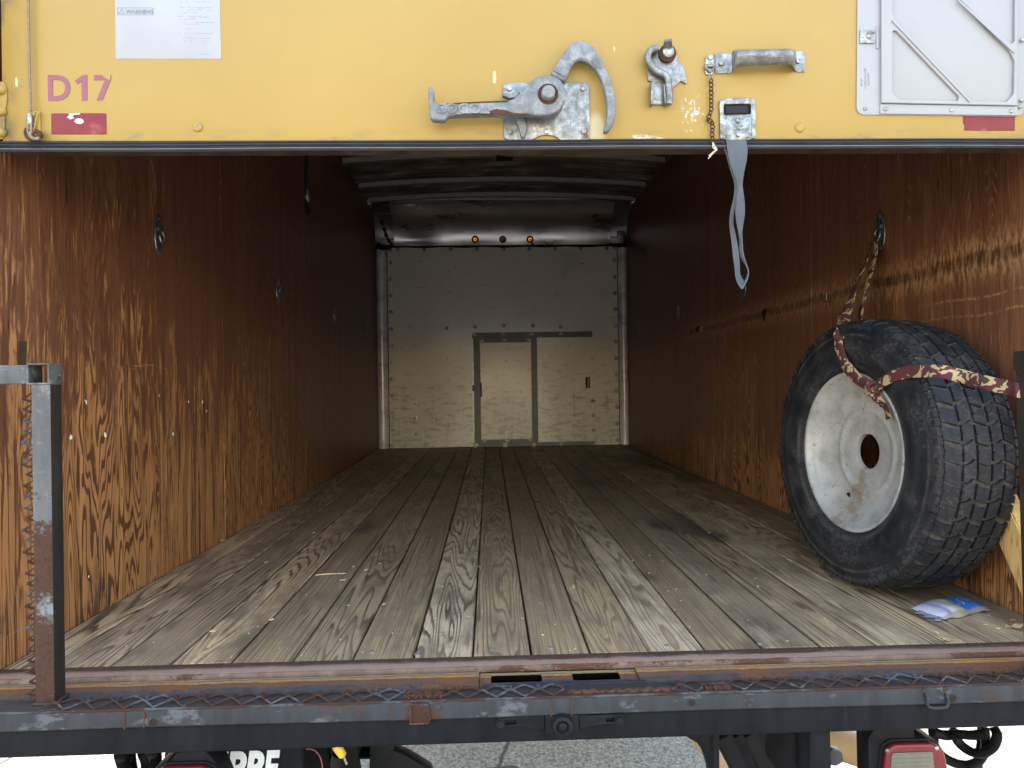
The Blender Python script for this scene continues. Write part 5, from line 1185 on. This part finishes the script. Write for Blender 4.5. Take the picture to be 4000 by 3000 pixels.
conduit('bundle of black ribbed conduit hanging by the bright ground under the bumper', [
    [(470, 2945), (478, 2975), (492, 3060)], [(590, 2935), (606, 2950), (605, 3000), (580, 3060)], [(505, 2940), (508, 2980), (530, 3060)], [(560, 2935), (575, 2985), (560, 3060)], [(665, 2940), (680, 2955), (672, 2990)]], .013, .02)
pg = thing('tan_pipe', 'tan pipe sloping across the bright ground behind the tail lamp', 'pipe', bp(3310, 2890, .9))
bm = new(); A, B = bp(3150, 2868, 1.0), bp(3560, 2985, .75); tube(bm, [A, A.lerp(B, .5), B], [.052, .056, .062], 24); obj('pipe', bm, MT['tan'], pg, smooth=60)
bm = new(); A, B = bp(2690, 2880, 1.0), bp(2790, 3020, .95); tube(bm, [A+Vector((.03, 0, .02)), B+Vector((.03, 0, .02))], .034, 20); obj('pipe_stub', bm, MT['tan'], pg, smooth=60)
rd = thing('mud_guard', 'small grey rounded rubber guard hanging beside the tan pipe', 'guard', bp(3275, 2960, .6))
bm = new(); plate(bm, rpoly([(q.x, q.z) for q in [bp(a, b, .6) for a, b in ((3245, 2925), (3290, 2935), (3298, 2975), (3270, 2993), (3240, 2992))]], .012, 4), [], .63, .60, .004); obj('rubber_flap', bm, MT['seal'], rd)

# ---------------------------------------------------------------- spare wheel
WC = Vector((.9581, .4416, .3690)); WN = Vector((-.9949, -.0943, .0359)).normalized()
WU, WV = frame_of(WN)
wh = thing('spare_wheel', 'black truck tyre on a silver steel rim leaning on the plywood wall', 'wheel', WC)
def wp(t, o, r): return WC+WN*o+(WU*math.cos(t)+WV*math.sin(t))*r
TH = .090
half = [(.086, .221), (.0905, .2265), (.096, .236), (.098, .240), (.1015, .249), (.1025, .2515), (.1065, .270), (.1085, .290), (.1075, .310), (.1045, .322), (.1048, .325), (.1005, .338), (.094, .350), (.086, .3575), (.070, .3605), (.035, .3622), (.0, .3628)]
prof = half+[(-o, r) for o, r in half[-2::-1]]
bm = new(); lathe(bm, prof, WC, WN, 128); bmesh.ops.recalc_face_normals(bm, faces=bm.faces)
ca = obj('sidewall', bm, [MT['tyre'], MT['groove']], wh, smooth=60)
for p in ca.data.polygons:
    c = p.center; o = Vector(c).dot(WN); r = (Vector(c)-WN*o).length
    if abs(o) < .0915 and r > .352: p.material_index = 1
def rt(o): return .3702-.0022*(abs(o)/.06)**2-(.0085*max(0, (abs(o)-.068)/.026)**2)
bm = new(); NB = 50; TP = 2*math.pi
def block(t0, t1, o0, o1, sk, dep=.0085, wav=0):
    n = 3; top = []; bot = []
    g = .0008
    seq = []
    for j in range(n+1): seq.append((t0+sk*j/n, o0+(o1-o0)*j/n))
    for j in range(n, -1, -1): seq.append((t1+sk*j/n+wav*math.sin(math.pi*j/n), o0+(o1-o0)*j/n))
    tm = sum(a for a, b in seq)/len(seq); om = (o0+o1)/2
    low = [wp(a, b, rt(b)-dep) for a, b in seq]; mid = [wp(a, b, rt(b)-.0012) for a, b in seq]; up = [wp(tm+(a-tm)*.95, om+(b-om)*.95, rt(b)) for a, b in seq]
    A = [bm.verts.new(p) for p in low]; B = [bm.verts.new(p) for p in mid]; D = [bm.verts.new(p) for p in up]; m = len(seq)
    for P_, Q_ in ((A, B), (B, D)):
        for k in range(m): bm.faces.new((P_[k], P_[(k+1) % m], Q_[(k+1) % m], Q_[k]))
    for j in range(n): bm.faces.new((D[j], D[j+1], D[m-2-j], D[m-1-j]))
for k in range(NB):
    T = TP*k/NB; p_ = TP/NB
    for i, (oc, wd_, sk) in enumerate(((-.074, .034, .030), (-.0365, .027, -.034), (0, .029, .026), (.0365, .027, -.034), (.074, .034, .030))):
        s = T+(i % 2)*.5*p_; j = random.uniform(-.06, .06)*p_
        sk2 = sk*random.uniform(.8, 1.25); o2 = random.uniform(-.0008, .0008); q_ = random.uniform(.40, .55); e_ = random.uniform(.86, .92)
        block(s+.05*p_+j, s+q_*p_, oc-wd_/2+o2, oc+wd_/2+o2, sk2, .0085, .012); block(s+(q_+.035)*p_, s+e_*p_, oc-wd_/2-o2, oc+wd_/2+o2, sk2, .0085, -.010)
    for sg in (-1, 1):      # shoulder lugs running down the side
        for q, ln in ((.06, .337), (.54, .343)):
            t0, t1 = T+q*p_, T+(q+.36)*p_; rows = [(.0915, .3575), (.0965, .349), (.1005, ln)]
            ou = [(o+.0035, r+.0025) for o, r in rows]; ou[-1] = rows[-1]
            vs_ = [[bm.verts.new(wp(t, sg*o, r)) for o, r in rw] for t in (t0, t1) for rw in (rows, ou)]
            a0, b0, a1, b1 = vs_
            for m in range(2):
                bm.faces.new((b0[m], b0[m+1], b1[m+1], b1[m])); bm.faces.new((a0[m], a0[m+1], b0[m+1], b0[m])); bm.faces.new((a1[m], b1[m], b1[m+1], a1[m+1]))
            bm.faces.new((a0[0], b0[0], b1[0], a1[0]))
bmesh.ops.recalc_face_normals(bm, faces=bm.faces)
obj('tread', bm, MT['tyre'], wh, smooth=25)
# rim: lip, stepped barrel, dished disc with a big centre hole
rp = [(.080, .2225), (.0855, .2235), (.0895, .2215), (.0900, .2175), (.0865, .2120), (.080, .2085), (.0745, .2065), (.0725, .2020), (.066, .197), (.056, .186), (.047, .168), (.041, .150), (.0375, .134), (.0362, .126), (.0392, .121), (.0398, .115), (.0370, .109), (.0330, .103), (.0322, .090), (.0322, .0545), (.030, .0495), (.020, .0485), (.018, .0530), (.018, .128), (.028, .160), (.030, .1935)]
bm = new(); lathe(bm, rp, WC, WN, 96); bmesh.ops.recalc_face_normals(bm, faces=bm.faces); ri = obj('rim', bm, MT['rim'], wh, smooth=50)
bm = new(); lathe(bm, [(.030, .1936), (-.05, .1945), (-.058, .203), (-.074, .2085), (-.086, .212), (-.09, .2175), (-.0855, .2235), (-.080, .2225)], WC, WN, 64); obj('rear_barrel', bm, MT['rim'], wh, smooth=50)
for k in range(8):
    t = k*TP/8+.35; bm = new(); cyl(bm, wp(t, -.0102, .086), wp(t, -.0125, .086), .0085, 14) ; o_ = None
    bm.free()
for t in (1.1, 4.24):
    bm = new(); a = wp(t, .0405, .150); cyl(bm, a+WN*.0014, a-WN*.002, .008, 16); obj('hand_hole', bm, MT['dark'], ri, smooth=30)
bm = new(); aa = [TP*k/40 for k in range(8)]
t0 = math.atan2((Vector((0, -.55, -.8))).dot(WV), (Vector((0, -.55, -.8))).dot(WU))
bm = new(); tube(bm, [wp(t0+.05*k+.55, .0902-.0002*k, .2145) for k in range(7)], [.0015, .0042, .005, .0046, .0052, .004, .0015], 8); bm.free()
# ---------------------------------------------------------------- camouflage tie strap
ct = thing('tie_strap', 'maroon and tan camouflage strap knotted through the rim and tied to a wall ring', 'strap', (1.13, .74, 1.02))
face = WC+WN*.114
sdx = Vector((0, .9, .25))
ring = Vector((1.128, .738, 1.022))
A = [ring, at(3385, 1010, 'x', 1.10), at(3335, 1140, 'x', 1.03), at(3300, 1235, 'x', .965)+Vector((0, 0, .0)), atp(3285, 1300, WC+WN*.095, WN), atp(3275, 1345, face, WN), atp(3300, 1420, face, WN), atp(3345, 1475, face, WN), atp(3395, 1510, WC+WN*.107, WN), atp(3412, 1520, WC+WN*.098, WN)]
sides = [Vector((.1, 1, .1)), Vector((.25, 1, .15)), Vector((.2, 1, .2)), Vector((.0, .8, .4)), Vector((0, .6, .6))]+[WN.cross(Vector((0, 0, 1)))]*5
Ac = crom(A, 6); sd_ = []
for i in range(len(Ac)): k = i/6; a = sides[min(int(k), 9)]; b = sides[min(int(k)+1, 9)]; sd_.append(a.normalized().lerp(b.normalized(), k-int(k)))
bm = new(); strap(bm, Ac, .036, .0022, sd_); bmesh.ops.recalc_face_normals(bm, faces=bm.faces); obj('strap_run', bm, MT['camo'], ct, smooth=60)
A = [ring+Vector((-.002, -.012, -.004)), at(3415, 1010, 'x', 1.105), at(3385, 1120, 'x', 1.06), at(3370, 1185, 'x', 1.04), at(3362, 1225, 'x', 1.03), at(3358, 1262, 'x', 1.02)]
bm = new(); strap(bm, crom(A, 6), .034, .0022, Vector((.2, 1, .15))); bmesh.ops.recalc_face_normals(bm, faces=bm.faces); obj('strap_run', bm, MT['camo'], ct, smooth=60)
e_ = atp(3575, 1455, WC+WN*.096, WN)
A = [atp(3420, 1515, WC+WN*.104, WN), atp(3450, 1490, WC+WN*.112, WN), atp(3500, 1465, WC+WN*.114, WN), atp(3560, 1452, WC+WN*.112, WN), at(3610, 1450, 'y', .115), at(3680, 1452, 'y', .066), at(3760, 1470, 'y', .045), at(3850, 1495, 'y', -.03), at(3940, 1515, 'y', -.075), Vector((.921, -.115, at(3975, 1525, 'y', -.115).z)), Vector((.962, -.100, at(3985, 1525, 'y', -.115).z))]
bm = new(); strap(bm, crom(A, 6), .030, .0022, Vector((.05, .1, 1))); bmesh.ops.recalc_face_normals(bm, faces=bm.faces); obj('strap_run', bm, MT['camo'], ct, smooth=60)
kc = atp(3412, 1518, WC+WN*.106, WN)
for k in range(3):
    bm = new(); pts = []
    for j in range(14):
        t = TP*j/14; u = WU*math.cos(k*1.1+.4)+WV*math.sin(k*1.1+.4); v = WN*.6+WV*.5*math.cos(k)+WU*.4*math.sin(k); v = (v-u*v.dot(u)).normalized()
        pts.append(kc+u*(.016*math.cos(t))+v*(.013*math.sin(t)))
    tube(bm, pts, .0068, 8, loop=True); obj('knot', bm, MT['camo'], ct, smooth=60)
A = [kc, atp(3425, 1555, WC+WN*.100, WN), atp(3450, 1580, WC+WN*.085, WN), atp(3465, 1610, WC+WN*.070, WN), atp(3472, 1638, WC+WN*.066, WN)]
bm = new(); strap(bm, crom(A, 6), .030, .0022, [WN.cross(Vector((0, 0, 1)))*(1)+Vector((0, .0, .15*k/24))+WN*.3*math.sin(k*.25) for k in range(25)]); bmesh.ops.recalc_face_normals(bm, faces=bm.faces); obj('strap_tail', bm, MT['camo'], ct, smooth=60)

# ---------------------------------------------------------------- things lying in the cargo box
p0 = at(3545, 2368, 'z', .008); p1 = at(3880, 2340, 'z', .008); q0 = at(3600, 2405, 'z', .004); q1 = at(3600, 2335, 'z', .01)
bc = at(3712, 2366, 'z', .010)
bag = thing('snack_bag', 'flat blue and white printed food bag lying on the planks beside the tyre', 'bag', bc)
ux = Vector((.93, .36, 0)).normalized(); uy = Vector((-.36, .93, 0)).normalized()
bm = new(); N_, M_ = 26, 14; T_ = []; Bt = []
for i in range(N_+1):
    a = i/N_*2-1; ra = []; rb_ = []
    for j in range(M_+1):
        b = j/M_*2-1; th = .0135*max(0, (1-abs(a)**4)*(1-abs(b)**3))**.6
        wx = a*.088+.004*math.sin(b*3+a); wy = b*.046*(1-.06*math.sin(a*5))
        P_ = bc+ux*wx+uy*wy; z0 = .0022+.001*math.sin(a*9+b*4)
        cr = .0012*math.sin(a*21+b*7)*(1-abs(b))+.0008*math.sin(b*24-a*9)
        ra.append(Vector((P_.x, P_.y, z0+th*1.35+cr*(th > .002)))); rb_.append(Vector((P_.x, P_.y, z0-.001)))
    T_.append(ra); Bt.append(rb_)
loft(bm, T_, closed=False, caps=False); loft(bm, Bt, closed=False, caps=False)
bmesh.ops.recalc_face_normals(bm, faces=bm.faces)
for v in bm.verts: v.co -= bc
inv = Matrix((ux, uy, Vector((0, 0, 1))))
for v in bm.verts: v.co = inv @ v.co
me = bpy.data.meshes.new('bag_body'); bm.to_mesh(me); bm.free(); me.materials.append(MT['bag'])
for p in me.polygons: p.use_smooth = True
bo = bpy.data.objects.new('bag_body', me); bo.rotation_euler = (0, 0, math.atan2(ux.y, ux.x)); link(bo, bag)
bm = new(); rr_ = []
for j in range(9):
    b = -1+j/4*.75; P_ = bc+ux*-.086+uy*(b*.040); rr_.append([P_+Vector((0, 0, -.004)), P_-ux*(.012+.008*math.sin(j*1.7))-uy*.006+Vector((0, 0, -.0055+.003*math.sin(j*2.2))), P_-ux*(.02+.010*math.sin(j*1.7))-uy*.008+Vector((0, 0, -.0075))])
loft(bm, rr_, closed=False, caps=False); obj('film_edge', bm, MT['film'], bag, smooth=60)
# pine offcut wedged behind the wheel
pb = thing('pine_board', 'pale sawn pine board leaning low between the tyre and the plywood wall', 'board', at(3960, 2150, 'x', 1.10))
A, B = at(3895, 1935, 'x', 1.10), at(4075, 2330, 'x', 1.10); d = (B-A).normalized(); u = d.cross(Vector((1, 0, 0))).normalized()
bm = new(); obox(bm, (A+B)/2+u*.0, d, u, Vector((1, 0, 0)), ((B-A).length*.62, .040, .018), .003); obj('board', bm, MT['pine'], pb)
# black strap hanging at the wall
hs = thing('hanging_strap', 'thin black strap with a metal hook hanging down the plywood wall', 'strap', at(1197, 600, 'x', -1.145))
bm = new(); strap(bm, crom([at(x, y, 'x', -1.143) for x, y in ((1196, 560), (1198, 610), (1195, 680), (1194, 730), (1198, 770))], 5), .032, .003, Vector((.15, 1, 0))); bmesh.ops.recalc_face_normals(bm, faces=bm.faces); obj('strap_run', bm, MT['webd'], hs, smooth=60)
bm = new(); a, b = at(1198, 735, 'x', -1.142), at(1201, 792, 'x', -1.142); tube(bm, [a, a.lerp(b, .3), a.lerp(b, .8), b], [.008, .017, .020, .010], 10); obj('hook', bm, MT['galv'], hs, smooth=50)
bm = new(); strap(bm, crom([at(x, y, 'x', -1.141) for x, y in ((1200, 785), (1199, 810), (1207, 830))], 5), .040, .005, Vector((.15, 1, 0))); bmesh.ops.recalc_face_normals(bm, faces=bm.faces); obj('strap_end', bm, MT['webd'], hs, smooth=60)
# clearance lights in the nose sheet
for sx, lab, glow_key in ((1856, 'round black lamp grommet with glowing amber lens nearest the dented metal corner', 'amber'), (1964, 'round black lamp grommet with dim lens in the middle of the three', 'amberd'), (2071, 'round black lamp grommet with glowing amber lens and a short cable tail', 'amber')):
    p = at(sx, 935, 'y', YB-.030); g = thing('clearance_lamp', lab, 'lamp', p, 'round lamps above the white panel')
    bm = new(); lathe(bm, [(-.02, .033), (.0, .033), (.005, .030), (.006, .024), (.001, .019), (-.010, .017)], p, (0, -1, -.25), 28); bmesh.ops.recalc_face_normals(bm, faces=bm.faces); obj('grommet', bm, MT['black'], g, smooth=50)
    bm = new(); lathe(bm, [(-.010, .017), (-.006, .012), (-.004, .0001)], p, (0, -1, -.25), 20); ln = obj('lens', bm, MT[glow_key], g, smooth=50)
    bm = new(); obox(bm, p+Vector((.003, -.001, -.003)), Vector((1, 0, .3)).normalized(), Vector((0, 1, 0)), Vector((-.3, 0, 1)).normalized(), (.006, .006, .005 if glow_key == 'amber' else .011), .002); obj('socket', bm, MT['dark'], ln)
    if sx == 2071: bm = new(); tube(bm, crom([p+Vector((.005, -.004, -.012)), p+Vector((.018, -.006, -.04)), p+Vector((.034, -.004, -.062)), p+Vector((.08, 0, -.066))], 5), [.006]*5+[.008]*5+[.007]*6, 8); obj('cable_tail', bm, MT['black'], g, smooth=60)
wi = thing('wiring_loom', 'black wiring loom running along the top edge of the white panel', 'cable', (0, YB-.02, 1.85))
bm = new(); pts = [Vector((-1.13, 4.79, 1.88)), Vector((-1.09, 4.78, 1.855)), Vector((-1.02, 4.79, 1.846))]+[Vector((-1.0+2.0*k/24, YB-.012, 1.8475+.0035*math.sin(k*1.4)-.004*(k/24))) for k in range(25)]+[Vector((1.03, 4.80, 1.838)), Vector((1.10, 4.775, 1.832)), Vector((1.125, 4.765, 1.86)), Vector((1.128, 4.765, 1.915))]
tube(bm, crom(pts, 3), .0085, 8); obj('loom', bm, MT['black'], wi, smooth=60)
bm = new(); tube(bm, crom([(-1.14, 4.78, 1.845), (-1.10, 4.765, 1.82), (-1.05, 4.77, 1.818), (-1.0, 4.79, 1.845)], 4), .011, 8); obj('loom', bm, MT['black'], wi, smooth=60)
# sliding inspection door in the bulkhead
sd = thing('sliding_door', 'small white sliding door in grey metal edging in the far wall', 'door', ((dx0+dx1)/2, YB, .03))
a0, a1, b0, b1 = PB(823, 760).x, PB(1192, 760).x, PB(1000, 1424).z, PB(1000, 766).z
bm = new(); box(bm, (a0, YB-.009, b0-.05), (a1, YB-.003, b1+.04), .001, 1); obj('door_leaf', bm, MT['bulk'], sd)
for z0, z1, k in ((b1+.001, b1+.046, 0), (b0-.052, b0-.001, 1)):
    bm = new(); box(bm, (a0+.001, YB-.0165, z0), (a1-.001, YB-.0092, z1), .0015, 1); o_ = obj('edge_bar', bm, MT['track'], sd)
    for q in (((840, 758), (997, 755), (1162, 752)), ((857, 1436), (1017, 1432), (1178, 1428)))[k]: inst('rivet', rv, PB(*q, .0168), o_)
for xa, xb in ((788, 834), (1181, 1221)):
    bm = new(); box(bm, (PB(xa, 1100).x, YB-.019, b0-.052), (PB(xb, 1100).x, YB-.0095 if xa > 900 else YB-.0092, b1+.044), .0025, 1); obj('stile', bm, MT['track'], sd)
bm = new(); xa = PB(838, 1100).x; tube(bm, crom([(xa, YB-.010, PB(0, 1052).z), (xa, YB-.028, PB(0, 1062).z), (xa, YB-.028, PB(0, 1132).z), (xa, YB-.010, PB(0, 1144).z)], 4), .0055, 8); obj('handle', bm, MT['dark'], sd, smooth=60)
# crumbs and splinters on the floor
ws = thing('wood_splinter', 'long pale wood splinter lying across the floor planks', 'splinter', at(1290, 2243, 'z', .004))
A, B = at(1232, 2247, 'z', .003), at(1352, 2240, 'z', .003); bm = new(); tube(bm, crom([A, A.lerp(B, .4)+Vector((0, .002, .001)), B], 5), [.0012, .0016, .002, .002, .0022, .002, .002, .0018, .0016, .0014, .0008], 5); obj('splinter', bm, MT['chip2'], ws, smooth=0)
bm = new()
spots = [(1058, 2080), (1148, 1985), (2235, 2297), (2240, 2290), (1225, 2080), (2525, 1870), (2530, 1868), (2780, 2018), (2480, 1940), (2580, 1908), (2770, 2080), (870, 2110), (770, 2140), (1430, 2225), (1340, 2265), (2120, 2480), (1830, 2410), (1700, 2415), (2840, 2075), (3080, 2185), (3090, 2190), (3690, 2495), (3700, 2500), (3660, 2470), (3850, 2440), (3960, 2420), (3900, 2455), (2960, 2290), (2470, 2190), (1040, 2195), (830, 2465), (1060, 2420), (1500, 2360)]
for sx, sy in spots:
    p = at(sx, sy, 'z', .003); s_ = random.uniform(.0018, .0042); a_ = random.uniform(0, 3.1)
    obox(bm, p, Vector((math.cos(a_), math.sin(a_), 0)), Vector((-math.sin(a_), math.cos(a_), .2)).normalized(), Vector((0, -.2, 1)).normalized(), (s_*random.uniform(.9, 2.4), s_*.7, .0007))
for k in range(150):
    p = Vector((random.uniform(-1.1, 1.1), random.uniform(.02, 1)**1.6*4.2, .0022)); s_ = random.uniform(.0006, .0016); a_ = random.uniform(0, 3)
    obox(bm, p, Vector((math.cos(a_), math.sin(a_), 0)), Vector((-math.sin(a_), math.cos(a_), 0)), Vector((0, 0, 1)), (s_*random.uniform(1, 2.5), s_, .0006))
o_ = obj('floor_litter', bm, MT['chip2'], None, smooth=0); tag(o_, 'scattered pale wood crumbs and specks on the planks', 'litter', None, 'stuff')
lf = thing('dry_leaf', 'brown dry leaf scrap on the planks near the sill and the bag', 'leaf', at(3700, 2497, 'z', .004))
p = at(3700, 2497, 'z', .003); bm = new(); rr_ = [[p+Vector((a*.016, b*.006*(1-abs(a))+.002*a, .002*math.sin(a*4+b))) for b in (-1, 0, 1)] for a in (-1, -.5, 0, .5, 1)]; loft(bm, rr_, closed=False, caps=False); obj('leaf_blade', bm, MT['tan'], lf, smooth=0)
lf2 = thing('dry_leaf', 'orange dry leaf scrap curled on the planks against the plywood wall', 'leaf', at(3975, 2452, 'z', .004))
p = at(3975, 2452, 'z', .003); bm = new(); rr_ = [[p+Vector((a*.022, b*.007*(1-abs(a)*.8)+.008*a*a, .004+.004*math.sin(a*3+b))) for b in (-1, 0, 1)] for a in (-1, -.5, 0, .5, 1)]; loft(bm, rr_, closed=False, caps=False); obj('leaf_blade', bm, MT['tan'], lf2, smooth=0)
